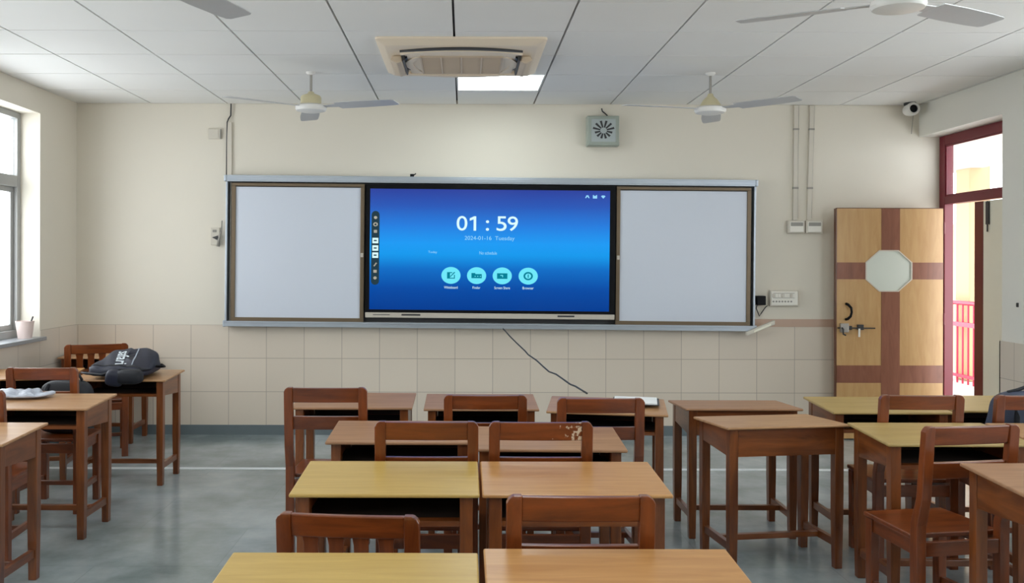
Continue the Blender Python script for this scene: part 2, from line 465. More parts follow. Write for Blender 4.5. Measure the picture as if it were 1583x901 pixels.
for k, (a, b) in enumerate(WINS_R):
    window(k + 4, XR, 1, a, b, 2.2, XR + 0.2)

# ------------------------------------------------------------------ doorway, leaves, corridor
FX0, FX1 = 4.262, 4.342
dr = bpy.data.objects.new('door_1', None); C.objects.link(dr); dr.location = (FX0, 7.0, 0); structure(dr, 'maroon door frame with glazed transom')
m = MB()
y0, y1 = DOOR0 + 0.013 - 7.0, YB - 0.012 - 7.0
m.box(0, FX1 - FX0, y1 - 0.085, y1, 0, 2.684); m.box(0, FX1 - FX0, y0, y0 + 0.075, 0, 2.684)
m.box(0, FX1 - FX0, y0 + 0.075, y1 - 0.085, 2.60, 2.684)
m.box(0, FX1 - FX0, y0 + 0.075, y1 - 0.085, 2.075, 2.145)
m.build('door_frame', M['red'], dr, 0.004)
m = MB(); m.box(0.008, 0.022, y0 + 0.075, y1 - 0.085, 2.585, 2.60); m.box(0.008, 0.022, y1 - 0.1, y1 - 0.085, 2.145, 2.585); m.box(0.008, 0.022, y0 + 0.09, y1 - 0.1, 2.145, 2.16)
m.build('glazing_bead', M['red'], dr, 0.002)
m = MB(); m.box(0.03, 0.036, y0 + 0.075, y1 - 0.085, 2.145, 2.60)
m.build('transom_pane', M['glass'], dr)

# narrow leaf, shut
lf = thing('door_leaf', 'narrow cream door leaf standing shut in the maroon door frame', 'door', (4.27, 6.57, 0.01))
m = MB(); m.box(0, 0.035, 0, 0.45, 0, 2.055); m.build('panel', M['leaf_cream'], lf, 0.003)
m = MB(); m.box(-0.001, 0.036, 0.45, 0.57, 0, 2.055); m.build('edge_strip', M['leaf_edge'], lf, 0.002)
m = MB(); m.box(-0.014, -0.0005, 0.36, 0.40, 1.86, 2.045); m.tube([(-0.01, 0.38, 1.80), (-0.01, 0.38, 2.05)], 0.006)
m.build('bolt', M['dark'], lf, 0.002)
# wide leaf, open against the front wall
W = 0.945
DL = thing('door_leaf', 'open tan and brown veneered door leaf with octagonal frosted pane', 'door', (3.265, 7.5, 0.012))
H = 2.02
s = 7.5 / FPX
cxo, czo = (1374 - VX) * s - 3.265, EYE - (417 - VY) * s - 0.012
rx, rz = 35.5 * s, 31.5 * s
c = 0.414
OCT = [(cxo - rx * c, czo - rz), (cxo + rx * c, czo - rz), (cxo + rx, czo - rz * c), (cxo + rx, czo + rz * c),
       (cxo + rx * c, czo + rz), (cxo - rx * c, czo + rz), (cxo - rx, czo + rz * c), (cxo - rx, czo - rz * c)]
def ring_with_hole(bm, outer, hole, y, mi, flip):
    ov = [bm.verts.new((x, y, z)) for x, z in outer]; hv = [bm.verts.new((x, y, z)) for x, z in hole]
    es = [bm.edges.new((v[i], v[(i + 1) % len(v)])) for v in (ov, hv) for i in range(len(v))]
    r = bmesh.ops.triangle_fill(bm, edges=es, use_beauty=True)
    return ov, hv
m = MB()
outer = [(0.012, 0), (W, 0), (W, H), (0.012, H)]
fr = ring_with_hole(m.bm, outer, OCT, 0.0, 0, False); bk = ring_with_hole(m.bm, outer, OCT, 0.035, 0, True)
for A, B in zip(fr, bk):
    for i in range(len(A)):
        j = (i + 1) % len(A); m.bm.faces.new((A[i], A[j], B[j], B[i]))
m.build('panel', M['door_tan'], DL)
m = MB(); m.box(0, 0.012, -0.001, 0.036, 0, H); m.box(0.012, W, -0.0008, 0.036, H, H + 0.006); m.build('edge_strip', M['door_edge'], DL, 0.002)
vx0, vx1 = (1362.5 - VX) * s - 3.265, (1391 - VX) * s - 3.265
hz = lambda py: EYE - (py - VY) * s - 0.012
m = MB()
m.box(vx0, vx1, -0.0025, 0.0005, 0.0, OCT[0][1]); m.build('vertical_band', M['door_brown'], DL)
m = MB(); m.box(vx0, vx1, -0.0025, 0.0005, OCT[4][1], H); m.build('vertical_band', M['door_brown'], DL)
for (xa, xb, za, zb_) in ((0.012, OCT[7][0], 430, 404), (OCT[2][0], W, 430, 404), (0.012, vx0, 590, 563), (vx1, W, 590, 563)):
    m = MB(); m.box(xa, xb, -0.0025, 0.0005, hz(za), hz(zb_)); m.build('cross_band', M['door_brown'], DL)
m = MB(); m.prism(OCT, 0.004, 0.02); m.build('octagonal_pane', M['frosted'], DL)
m = MB()
inn = [(cxo + (x - cxo) * 0.965, czo + (z - czo) * 0.965) for x, z in OCT]; out = [(cxo + (x - cxo) * 1.02, czo + (z - czo) * 1.02) for x, z in OCT]
for i in range(8):
    j = (i + 1) % 8
    m.loft([[(inn[i][0], -0.004, inn[i][1]), (out[i][0], -0.004, out[i][1]), (out[i][0], 0.012, out[i][1]), (inn[i][0], 0.012, inn[i][1])],
            [(inn[j][0], -0.004, inn[j][1]), (out[j][0], -0.004, out[j][1]), (out[j][0], 0.012, out[j][1]), (inn[j][0], 0.012, inn[j][1])]])
m.build('pane_bead', M['pvc'], DL)
dx = lambda px: (px - VX) * s - 3.265
m = MB(); m.tube([(dx(1308.5), 0.0, hz(468)), (dx(1309), -0.03, hz(469)), (dx(1313), -0.04, hz(474)), (dx(1313.5), -0.042, hz(481)), (dx(1312), -0.04, hz(487)), (dx(1308.5), -0.03, hz(491)), (dx(1308), 0, hz(492))],
                 [0.012, 0.012, 0.011, 0.010, 0.011, 0.012, 0.012], 10)
m.build('pull_handle', M['black'], DL, smooth=True)
m = MB(); m.box(dx(1298), dx(1311), -0.022, 0, hz(512), hz(498)); la = m.build('door_lock', M['steel'], DL, 0.004)
m = MB(); m.tube([(dx(1300), -0.028, hz(505)), (dx(1300), -0.05, hz(507)), (dx(1300), -0.05, hz(514)), (dx(1304), -0.045, hz(516))], 0.008)
m.build('knob', M['dark'], la, smooth=True)
m = MB(); m.tube([(dx(1294), -0.014, hz(505)), (dx(1352), -0.014, hz(505.5))], 0.006, 8)
m.box(dx(1325), dx(1334), -0.02, 0, hz(508), hz(500)); m.box(dx(1312), dx(1316), -0.02, 0, hz(508), hz(502))
ab = m.build('sliding_bolt', M['dark'], DL, 0.001)
m = MB(); m.box(dx(1325.5), dx(1328.5), -0.024, -0.016, hz(519), hz(506)); m.build('bolt_tongue', M['switch'], ab, 0.002)
for z in (0.25, 1.0, 1.8):
    m = MB(); m.tube([(W + 0.01, 0.0, z), (W + 0.01, 0.0, z + 0.1)], 0.009); m.build('hinge', M['red'], DL)

# corridor outside
m = MB(); m.box(XR + 0.26, 6.9, 4.0, 16.0, -0.15, -0.01)
structure(m.build('corridor_floor', M['corr_white']))
m = MB(); m.box(XR + 0.26, 6.9, 4.0, 16.0, 3.15, 3.3); m.box(6.45, 6.85, 4.0, 16.0, 2.82, 3.15)
structure(m.build('corridor_ceiling', M['corr_white']))
for k, y in enumerate((7.2, 11.3, 15.4)):
    m = MB(); m.box(6.69, 6.97, y, y + 0.32, -0.01, 3.15)
    structure(m.build('corridor_pillar', M['corr'], bevel=0.01))
m = MB(); m.box(13.0, 13.3, 6.0, 34.0, -3.0, 2.6)
structure(m.build('wall_opposite', M['corr'], ))
rl = thing('corridor_railing', 'crimson bar railing along the corridor outside the open doorway', 'railing', (6.5, 11.0, -0.01))
m = MB(); m.tube([(0, -2.4, 1.05), (0, 2.4, 1.05)], 0.03, 10); m.build('top_rail', M['red_rail'], rl, smooth=True)
m = MB(); m.box(-0.02, 0.02, -2.4, 2.4, 0.74, 0.80); m.build('middle_rail', M['red_rail'], rl)
m = MB(); m.box(-0.02, 0.02, -2.4, 2.4, 0.08, 0.12); m.build('bottom_rail', M['red_rail'], rl)
pm = None
for k in range(41):
    y = -2.4 + k * 0.12
    if pm is None:
        m = MB(); m.tube([(0, 0, 0.0), (0, 0, 1.05)], 0.012, 6); pm = m.mesh('baluster', M['red_rail'])
    o = bpy.data.objects.new('baluster', pm); C.objects.link(o); o.parent = rl; o.location = (0, y, 0)

# ------------------------------------------------------------------ board, whiteboards, display
D0 = 7.585
SB = D0 / FPX
BC = P(758, 391.5, D0)
TH = R(0.41)
def board_root(name, label, cat, px, py, dy=0.0):
    """px,py relative to the board centre; returns an empty lying at that point with the board's tilt"""
    x, z = px * SB, -py * SB
    loc = (BC.x + x * math.cos(TH) + z * math.sin(TH), D0 + dy, BC.z - x * math.sin(TH) + z * math.cos(TH))
    o = thing(name, label, cat, loc); o.rotation_euler = (0, TH, 0)
    return o
def bq(px): return px * SB
# carrier frame of the sliding boards
fb = board_root('board_frame', 'long aluminium rail frame on the wall carrying two whiteboards', 'board frame', 0, 112)
z = lambda py: -(py - 112) * SB
hw = 409 * SB
m = MB(); m.box(-hw, hw, -0.03, 0.075, z(-107), z(-117)); m.box(-hw, hw, -0.034, -0.03, z(-109), z(-114.5)); m.build('top_rail', M['alu'], fb, 0.004)
m = MB(); m.box(-hw, hw, -0.05, 0.075, z(116), z(108.5)); m.box(-hw, hw, -0.054, -0.05, z(110.5), z(107.5)); m.build('bottom_tray', M['alu'], fb, 0.004)
for sx, nm in ((-1, 'side_post'), (1, 'side_post')):
    m = MB(); a_, b_ = sorted((sx * hw, sx * (hw - 3 * SB))); m.box(a_, b_, -0.02, 0.075, z(108), z(-107)); m.build(nm, M['alu'], fb, 0.003)
m = MB(); m.box(-hw + 5 * SB, hw - 5 * SB, 0.055, 0.07, z(108), z(-107)); m.build('back_sheet', M['dark'], fb)
for sx in (-1, 1):
    for zz in (-112, 112):
        m = MB(); m.box(sx * hw - 0.012, sx * hw + 0.012, -0.04, 0.07, z(zz + 5), z(zz - 5)); m.build('corner_cap', M['alu'], fb, 0.006)
m = MB()
m.box(bq(-125), bq(-119), -0.028, -0.012, z(-117), z(-121)); m.tube([(bq(-121), -0.02, z(-118)), (bq(-116), -0.02, z(-122))], 0.005)
m.build('rail_clip', M['black'], fb)
# whiteboards
for (x0, x1, lab) in ((-400, -195, 'blank whiteboard panel left of the lit display'), (194, 402, 'blank whiteboard panel right of the lit display')):
    wb = board_root('whiteboard', lab, 'whiteboard', (x0 + x1) / 2, 108.2)
    wb['group'] = 'sliding whiteboards beside the display'
    hw_ = (x1 - x0) / 2 * SB; t = 6 * SB; hh = 213.5 * SB
    m = MB(); m.box(-hw_ + t, hw_ - t, 0.0, 0.008, t, hh - t); m.build('writing_surface', M['white_board'], wb)
    m = MB()
    m.box(-hw_, hw_, -0.014, 0.016, 0, t); m.box(-hw_, hw_, -0.014, 0.016, hh - t * 0.8, hh)
    m.box(-hw_, -hw_ + t, -0.014, 0.016, t, hh - t * 0.8); m.box(hw_ - t, hw_, -0.014, 0.016, t, hh - t * 0.8)
    m.build('frame', M['bronze'], wb, 0.003)
    sx = 1 if x0 < 0 else -1
    m = MB(); xx = sx * (hw_ - t * 0.5); m.box(xx - 0.012, xx + 0.012, -0.024, -0.014, hh * 0.47, hh * 0.50); m.build('catch', M['chin'], wb, 0.003)
# interactive display
dp = board_root('display_screen', 'large lit interactive display showing a blue home screen and clock', 'display', -0.2, 107)
zt = lambda py: -(py - 394 - 104.5) * SB     # photo row (at the centre column) to local height
xt = lambda px: (px - 757.8) * SB
m = MB()
x0, x1 = xt(566), xt(950)
zb0, zb1 = zt(484), zt(287)
yb0, yb1 = -0.032, 0.05
sx0, sx1, sz0, sz1 = xt(572), xt(941.5), zt(479.5), zt(293.5)
m.box(x0, x1, -0.022, yb1, zb0, zb1)
m.box(x0, x1, yb0, -0.022, zb0, sz0); m.box(x0, x1, yb0, -0.022, sz1, zb1); m.box(x0, sx0, yb0, -0.022, sz0, sz1); m.box(sx1, x1, yb0, -0.022, sz0, sz1)
m.build('bezel', M['black'], dp)
m = MB(); m.box(x0, x1, -0.036, yb1, zt(492), zt(484)); ch = m.build('speaker_bar', M['chin'], dp, 0.004)
m = MB()
for (a, b) in ((622, 651), (862, 888)): m.box(xt(a), xt(b), -0.038, -0.0362, zt(488.5), zt(486))
m.build('port_slot', M['dark'], ch)
m = MB(); m.box(xt(578), xt(604), -0.0366, -0.0361, zt(488.0), zt(487.0)); m.build('maker_print', M['dark'], ch)
m = MB(); m.box(sx0, sx1, -0.025, -0.0222, sz0, sz1)
sc = m.build('screen', screen_mat(sz0, sz1), dp)
ys = -0.0262
def fit(o, px0, px1, py0, py1):
    vs_ = [v.co for v in o.data.vertices]
    ax, bx = min(v.x for v in vs_), max(v.x for v in vs_); az, bz = min(v.z for v in vs_), max(v.z for v in vs_)
    X0, X1, Z0, Z1 = xt(px0), xt(px1), zt(py1), zt(py0)
    for v in o.data.vertices:
        v.co.x = X0 + (v.co.x - ax) / (bx - ax) * (X1 - X0); v.co.z = Z0 + (v.co.z - az) / (bz - az) * (Z1 - Z0)
for ch_, p0, p1 in (('0', 705.5, 722), ('5', 767, 782.5), ('9', 784, 800)):
    tm = text_mesh(ch_, 0.205, M['txt'], sc, 'clock_digit', (0, ys, 0), depth=0.0006, bold=0.001); fit(tm, p0, p1, 334.3, 356.8)
m = MB(); m.prism([(xt(731.6), zt(356.8)), (xt(735.6), zt(356.8)), (xt(735.6), zt(334.6)), (xt(732.4), zt(334.6)), (xt(725.6), zt(337.8)), (xt(725.6), zt(341.6)), (xt(731.6), zt(339.4))], ys - 0.0006, ys + 0.0006)
m.build('clock_digit', M['txt'], sc)
for py in (342.8, 354.6):
    m = MB(); m.loft([[(xt(753) + 1.14 * 2.2 * SB * math.cos(2 * math.pi * i / 20), y, zt(py) + 2.2 * SB * math.sin(2 * math.pi * i / 20)) for i in range(20)] for y in (ys - 0.0006, ys + 0.0006)])
    m.build('clock_dot', M['txt'], sc)
tm = text_mesh('2024-01-16  Tuesday', 0.05, M['txt_dim'], sc, 'date_text', (0, ys, 0), depth=0.0006); fit(tm, 718, 795, 365, 373)
tm = text_mesh('Today', 0.03, M['txt_dim'], sc, 'event_text', (0, ys, 0), depth=0.0006); fit(tm, 662, 676, 388.5, 393)
tm = text_mesh('No schedule', 0.03, M['txt_dim'], sc, 'event_text', (0, ys, 0), depth=0.0006); fit(tm, 741, 768, 388.5, 393.5)
def disc(m, cx, cz, r, y0, y1, sxx=1.14, n=28, mi=0):
    m.loft([[(cx + sxx * r * math.cos(2 * math.pi * i / n), y, cz + r * math.sin(2 * math.pi * i / n)) for i in range(n)] for y in (y0, y1)], mi)
for k, (px, name) in enumerate(((697.5, 'Whiteboard'), (737, 'Finder'), (776.5, 'Screen Share'), (816.5, 'Browser'))):
    m = MB()
    cx, cz = xt(px), zt(426)
    disc(m, cx, cz, 13 * SB, ys + 0.0006, -0.0251)
    u = SB; g0, g1 = ys, ys + 0.0007
    if k == 0:
        m.box(cx - 6 * u, cx - 4.6 * u, g0, g1, cz - 5 * u, cz + 5 * u, 1); m.box(cx - 4.6 * u, cx + 6 * u, g0, g1, cz - 5 * u, cz - 3.6 * u, 1)
        m.box(cx - 4.6 * u, cx + 2 * u, g0, g1, cz + 3.6 * u, cz + 5 * u, 1); m.box(cx + 4.6 * u, cx + 6 * u, g0, g1, cz - 3.6 * u, cz + 1 * u, 1)
        m.hexa([(cx - 2 * u, g0, cz - 2 * u), (cx - .4 * u, g0, cz - 2.2 * u), (cx - .4 * u, g1, cz - 2.2 * u), (cx - 2 * u, g1, cz - 2 * u),
                (cx + 5 * u, g0, cz + 5.4 * u), (cx + 6.6 * u, g0, cz + 4.6 * u), (cx + 6.6 * u, g1, cz + 4.6 * u), (cx + 5 * u, g1, cz + 5.4 * u)], 1)
        m.box(cx - 4.6 * u, cx - 1.5 * u, g0, g1, cz - 3.6 * u, cz + 3.6 * u, 1)
    elif k == 1:
        m.box(cx - 8 * u, cx + 8 * u, g0, g1, cz - 4 * u, cz + 2.4 * u, 1); m.box(cx - 8 * u, cx - 2 * u, g0, g1, cz + 2.4 * u, cz + 4 * u, 1)
        for q in (-3, 1, 5): m.box(cx + q * u, cx + (q + 1.6) * u, g0 - 0.0004, g0, cz - 1.6 * u, cz - 0.4 * u, 0)
    elif k == 2:
        m.box(cx - 8 * u, cx + 8 * u, g0, g1, cz - 4.6 * u, cz + 4 * u, 1)
        m.box(cx - 3 * u, cx + 1 * u, g0 - 0.0004, g0, cz + 0.2 * u, cz + 1.4 * u, 0); m.box(cx + 0 * u, cx + 1.2 * u, g0 - 0.0004, g0, cz - 2 * u, cz + 1 * u, 0)
    else:
        disc(m, cx, cz, 6.4 * u, g0, g1, mi=1); disc(m, cx, cz, 4.0 * u, g0 - 0.0004, g0, mi=0)
        m.box(cx - 0.8 * u, cx + 0.8 * u, g0 - 0.0008, g0 - 0.0004, cz - 2.6 * u, cz + 2.6 * u, 1)
    m.build('app_icon', [M['icon'], M['glyph']], sc)
    tm = text_mesh(name, 0.03, M['txt'], sc, 'app_name', (0, ys, 0), depth=0.0005)
    hwid = {0: 10.5, 1: 6, 2: 12, 3: 8.5}[k]
    fit(tm, px - hwid, px + hwid, 442.5, 446.5)
m = MB()
cx, r = xt(580.5), 6.2 * SB
pts = []
for i in range(13): a = math.pi * i / 12; pts.append((cx + r * math.cos(a), zt(334) + r * math.sin(a)))
for i in range(13): a = math.pi + math.pi * i / 12; pts.append((cx + r * math.cos(a), zt(435.5) + r * math.sin(a)))
m.prism(pts, -0.0256, -0.0251, 0)
for py in (373.5, 385, 396): m.box(cx - 4.6 * SB, cx + 4.6 * SB, -0.0262, -0.0257, zt(py + 4.2), zt(py - 4.2), 1); m.box(cx - 2.4 * SB, cx + 2.2 * SB, -0.0265, -0.0262, zt(py + 1), zt(py - 1), 0)
for py in (338, 431): disc(m, cx, zt(py), 2.3 * SB, -0.0262, -0.0257, mi=2)
disc(m, cx, zt(348.5), 3.2 * SB, -0.0262, -0.0257, mi=2); disc(m, cx, zt(348.5), 1.5 * SB, -0.0265, -0.0262, mi=0)
for py in (359.5, 421): m.box(cx - 2.6 * SB, cx + 2.6 * SB, -0.0262, -0.0257, zt(py + 2), zt(py - 2.4), 2)
m.hexa([(cx - 2.6 * SB, -0.0262, zt(412.6)), (cx - 1 * SB, -0.0262, zt(413.4)), (cx - 1 * SB, -0.0257, zt(413.4)), (cx - 2.6 * SB, -0.0257, zt(412.6)),
        (cx + 1.2 * SB, -0.0262, zt(407)), (cx + 2.8 * SB, -0.0262, zt(408.4)), (cx + 2.8 * SB, -0.0257, zt(408.4)), (cx + 1.2 * SB, -0.0257, zt(407))], 2)
m.build('side_toolbar', [M['toolbar'], M['txt'], M['chin']], sc)
m = MB()
u = SB
cz = zt(303)
m.prism([(xt(903), cz - 2 * u), (xt(904.6), cz - 2 * u), (xt(906.5), cz + 0.6 * u), (xt(908.4), cz - 2 * u), (xt(910), cz - 2 * u), (xt(908), cz + 2.4 * u), (xt(905), cz + 2.4 * u)], -0.0262, -0.0253)
m.box(xt(915), xt(921.5), -0.0262, -0.0253, cz - 2.5 * u, cz + 1.6 * u); m.box(xt(915), xt(916.6), -0.0262, -0.0253, cz + 1.6 * u, cz + 2.8 * u); m.box(xt(919.8), xt(921.5), -0.0262, -0.0253, cz + 1.6 * u, cz + 2.8 * u)
m.prism([(xt(927.5), cz + 1 * u), (xt(931), cz - 2.6 * u), (xt(934.5), cz + 1 * u), (xt(932.8), cz + 2.3 * u), (xt(929.2), cz + 2.3 * u)], -0.0262, -0.0253)
m.build('status_icons', M['txt_dim'], sc)

# ------------------------------------------------------------------ wall fittings
def tubeobj(name, pts, r, mat, label, cat, group=None, bezier=0):
    m = MB(); m.tube(pts, r, 6)
    return tag(m.build(name, mat, smooth=True, angle=0), label, cat, group)
SW = 7.66 / FPX
# cable from the board down to the first row
pp = [(778, 508), (782, 512), (788, 519), (799, 530), (812, 542), (817, 548), (829, 556), (840, 566), (849, 574), (860, 578), (870, 585), (882, 593.5), (890, 596.5), (899, 602), (908, 607.5)]
pts = []
for (x, y) in pp:
    t_ = (x - 778) / (908 - 778)
    pts.append(P(x, y, 7.522 + (5.02 - 7.522) * t_))
tubeobj('cable', pts, 0.0055, M['dark'], 'thin dark cable sloping from the display down to a desk', 'cable')
# wall speaker box
sp_ = thing('wall_speaker', 'square grey-green wall speaker box above the display', 'speaker', P(929.5, 227, 7.67))
sp_.location.y = YB
hw = 24.5 * SW; hh = 46 * SW
m = MB(); m.loft([[(-hw, 0, 0), (hw, 0, 0), (hw, 0, hh), (-hw, 0, hh)], [(-hw, -0.09, 0), (hw, -0.09, 0), (hw, -0.09, hh), (-hw, -0.09, hh)], [(-hw * .94, -0.105, 0.008), (hw * .94, -0.105, 0.008), (hw * .94, -0.105, hh - 0.008), (-hw * .94, -0.105, hh - 0.008)]])
m.build('case', M['speaker'], sp_, 0.004)
m = MB(); pw = hw * .76
m.box(-pw, pw, -0.108, -0.105, hh * .13, hh * .88); m.build('front_panel', M['speaker_panel'], sp_, 0.002)
m = MB(); fw = hw * 0.86
m.box(-fw, -pw, -0.113, -0.105, hh * .08, hh * .93); m.box(pw, fw, -0.113, -0.105, hh * .08, hh * .93); m.box(-pw, pw, -0.113, -0.105, hh * .08, hh * .13); m.box(-pw, pw, -0.113, -0.105, hh * .88, hh * .93)
m.build('bezel', M['speaker'], sp_, 0.002)
m = MB(); cz = hh * .5
for k in range(12):
    a = R(15 + 30 * k)
    ca, sa = math.cos(a), math.sin(a)
    r0, r1, hw_ = hh * .10, hh * (.33 if k < 6 else .27), hh * .035
    q = [(r0, -hw_ * .6), (r1, -hw_), (r1, hw_), (r0, hw_ * .6)]
    m.prism([(1.1 * (x * ca - y * sa), cz + (x * sa + y * ca)) for x, y in q], -0.1105, -0.1075)
m.build('sound_slots', M['dark'], sp_)
m = MB(); m.tube([(x, y, zz) for x, y, zz in ((-0.005, -0.03, hh + 0.075), (0.0, -0.035, hh + 0.05), (0.025, -0.035, hh + 0.03), (0.045, -0.035, hh + 0.012), (0.042, -0.03, hh), (0.0, -0.03, hh + 0.003), (-0.03, -0.03, hh + 0.001))], 0.006, 6)
m.build('wire', M['dark'], sp_, smooth=True, angle=0)
# conduits and boxes
for (xa, xb, xbox, la, lb) in ((1230, 1228.5, 1229, 'left of the two vertical wall conduits beside the door', 'left of the two small grey socket boxes'),
                               (1254.5, 1250, 1256.5, 'right of the two vertical wall conduits beside the door', 'right of the two small grey socket boxes')):
    z0 = EYE - (339 - VY) * SW
    xa_, xb_ = (xa - VX) * SW, (xb - VX) * SW
    o = thing('conduit', la + ', pale plastic', 'conduit', (xb_, YB, z0), 0, 'conduits above the socket boxes')
    w_ = 0.019; dxt = xa_ - xb_
    m = MB(); m.hexa([(-w_, -0.022, 0), (w_, -0.022, 0), (w_, 0, 0), (-w_, 0, 0), (dxt - w_, -0.022, ZC - z0 - 0.004), (dxt + w_, -0.022, ZC - z0 - 0.004), (dxt + w_, 0, ZC - z0 - 0.004), (dxt - w_, 0, ZC - z0 - 0.004)])
    m.build('channel', M['pvc'], o, 0.003)
    m = MB(); m.tube([(w_ + 0.003, -0.006, 0.02), (w_ + 0.004 + dxt * .8, -0.006, ZC - z0 - 0.19), (w_ + 0.004 + dxt, -0.006, ZC - z0 - 0.006)], 0.0045, 6)
    m.build('wire', M['grey_switch'], o)
    for f in (0.78, 0.27):
        m = MB(); m.box(dxt * f - w_ - 0.003, dxt * f + w_ + 0.007, -0.025, 0, (ZC - z0) * f, (ZC - z0) * f + 0.018)
        m.build('clamp', M['grey_switch'], o, 0.002)
    bx = thing('socket_box', lb + ' under the conduits', 'socket', ((xbox - VX) * SW, YB, EYE - (359 - VY) * SW), 0, 'grey socket boxes under the conduits')
    h_ = 19.5 * SW; w2 = 13 * SW
    m = MB(); m.box(-w2, w2, -0.045, 0, 0, h_); m.build('box', M['pvc'], bx, 0.004)
    m = MB(); m.box(-w2 * .8, w2 * .8, -0.052, -0.045, h_ * .08, h_ * .9); m.build('plate', M['switch'], bx, 0.003)
    m = MB(); m.box(-w2 * .72, w2 * .72, -0.057, -0.052, h_ * .55, h_ * .84); m.build('hood', M['grey_switch'], bx, 0.003)
# switchboard
sb = thing('switchboard', 'white switchboard with a row of switches right of the whiteboard', 'switchboard', ((1211 - VX) * SW, YB, EYE - (472 - VY) * SW))
w2, h_ = 22 * SW, 25 * SW
m = MB(); m.box(-w2, w2, -0.035, 0, 0, h_); m.build('base', M['pvc'], sb, 0.006)
m = MB(); m.box(-w2 * .93, w2 * .93, -0.041, -0.035, h_ * .08, h_ * .92); m.build('plate', M['switch'], sb, 0.004)
for k in range(8):
    x = -w2 * .78 + k * w2 * 1.45 / 7
    m = MB(); m.box(x - 0.011, x + 0.011, -0.047, -0.041, h_ * .55, h_ * .78); m.build('switch', M['switch'] if k % 3 else M['chin'], sb, 0.003)
    if k < 7:
        m = MB(); disc(m, x, h_ * .3, 0.008, -0.044, -0.041, 1.1, 12); m.build('socket_hole', M['grey_switch'], sb)
m = MB(); m.box(-w2 * .8, w2 * .7, -0.0425, -0.041, h_ * .80, h_ * .83); m.box(-w2 * .8, w2 * .7, -0.0425, -0.041, h_ * .50, h_ * .525); m.build('groove', M['grey_switch'], sb)
ad = thing('power_adapter', 'black power adapter plugged in beside the whiteboard edge', 'adapter', ((1174 - VX) * SW, YB, EYE - (470 - VY) * SW))
m = MB(); m.box(-0.042, 0.04, -0.07, 0, 0, 0.083); m.build('body', M['black'], ad, 0.006)
m = MB(); m.tube([(-0.03, -0.04, 0.0), (-0.035, -0.03, -0.03), (-0.005, -0.03, -0.10), (0.012, -0.03, -0.07), (0.05, -0.025, -0.02), (0.07, -0.012, -0.008)], 0.005, 6)
m.build('cord', M['dark'], ad, smooth=True, angle=0)
# broken piece of trunking under the tray end
a, b = P(1150, 514, 7.58), P(1190, 496, 7.62)
tr = thing('trunking', 'broken cream trunking piece sticking out under the board tray', 'trunking', (a.x, 7.508, a.z - 0.004))
m = MB(); dxx, dzz = b.x - a.x, b.z - a.z
m.hexa([(0, -0.02, -0.012), (0.0, 0.02, -0.012), (0.0, 0.02, 0.022), (0, -0.02, 0.022), (dxx, -0.02, dzz - 0.012), (dxx, 0.02, dzz - 0.012), (dxx, 0.02, dzz + 0.025), (dxx, -0.02, dzz + 0.025)])
m.build('channel', M['pvc'], tr, 0.003)
m = MB(); m.hexa([(dxx * .25, -0.024, dzz * .25 - .006), (dxx * .25, -0.012, dzz * .25 - .006), (dxx * .25, -0.012, dzz * .25 + .01), (dxx * .25, -0.024, dzz * .25 + .01), (dxx * .85, -0.024, dzz * .85 - .006), (dxx * .85, -0.012, dzz * .85 - .006), (dxx * .85, -0.012, dzz * .85 + .01), (dxx * .85, -0.024, dzz * .85 + .01)])
m.build('lid_edge', M['leaf_cream'], tr)
# left: trunking, wire, plate, torn hook
o = thing('conduit', 'vertical wall conduit above the left end of the board frame', 'conduit', ((354.5 - VX) * SW, YB, EYE - (273 - VY) * SW), 0)
zt_ = (273 - 190) * SW
m = MB(); m.box(-0.021, 0.021, -0.02, 0, 0.004, zt_); m.build('channel', M['pvc'], o, 0.003)
m = MB(); m.tube([(-0.026, -0.012, 0.002), (-0.024, -0.014, zt_ * .6), (-0.02, -0.018, zt_), (-0.008, -0.02, zt_ + 0.03), (0.012, -0.02, zt_ + 0.06), (0.014, -0.02, zt_ + 0.14), (0.014, -0.02, ZC - o.location.z - 0.004)], 0.0065, 6)
m.build('wire', M['dark'], o, smooth=True, angle=0)
o = thing('junction_plate', 'small cream junction plate high on the wall left of the board', 'plate', ((331.5 - VX) * SW, YB, EYE - (216 - VY) * SW))
m = MB(); m.box(-9.5 * SW, 9.5 * SW, -0.02, 0, 0, 16 * SW); m.build('cover', M['pvc'], o, 0.004)
m = MB(); m.box(-9 * SW, 6 * SW, -0.023, -0.02, 1.2 * SW, 15 * SW); m.box(8 * SW, 9.8 * SW, -0.022, -0.001, 0.5 * SW, 15.5 * SW, 1); m.build('blank_insert', [M['pvc'], M['grey_switch']], o, 0.002)
o = thing('wall_socket', 'damaged white wall socket with loose wires left of the whiteboard', 'socket', ((334 - VX) * SW, YB, EYE - (390 - VY) * SW))
m = MB(); m.box(-8 * SW, 6 * SW, -0.018, 0, 10 * SW, 37 * SW); m.build('back_box', M['pvc'], o, 0.004)
m = MB(); m.prism([(-6 * SW, 22 * SW), (3 * SW, 25 * SW), (4 * SW, 17 * SW), (0, 19 * SW)], -0.022, -0.0185); m.build('broken_hole', M['dark'], o); m = MB(); m.box(-5 * SW, 1 * SW, -0.022, -0.0185, 30 * SW, 34 * SW); m.build('socket_face', M['grey_switch'], o, 0.001)
m = MB(); m.tube([(9.5 * SW, -0.02, 48 * SW), (9 * SW, -0.025, 34 * SW), (5 * SW, -0.03, 18 * SW), (4 * SW, -0.03, 8 * SW)], [0.004, 0.006, 0.012, 0.016], 6); m.build('wire', M['grey_switch'], o, smooth=True, angle=0)
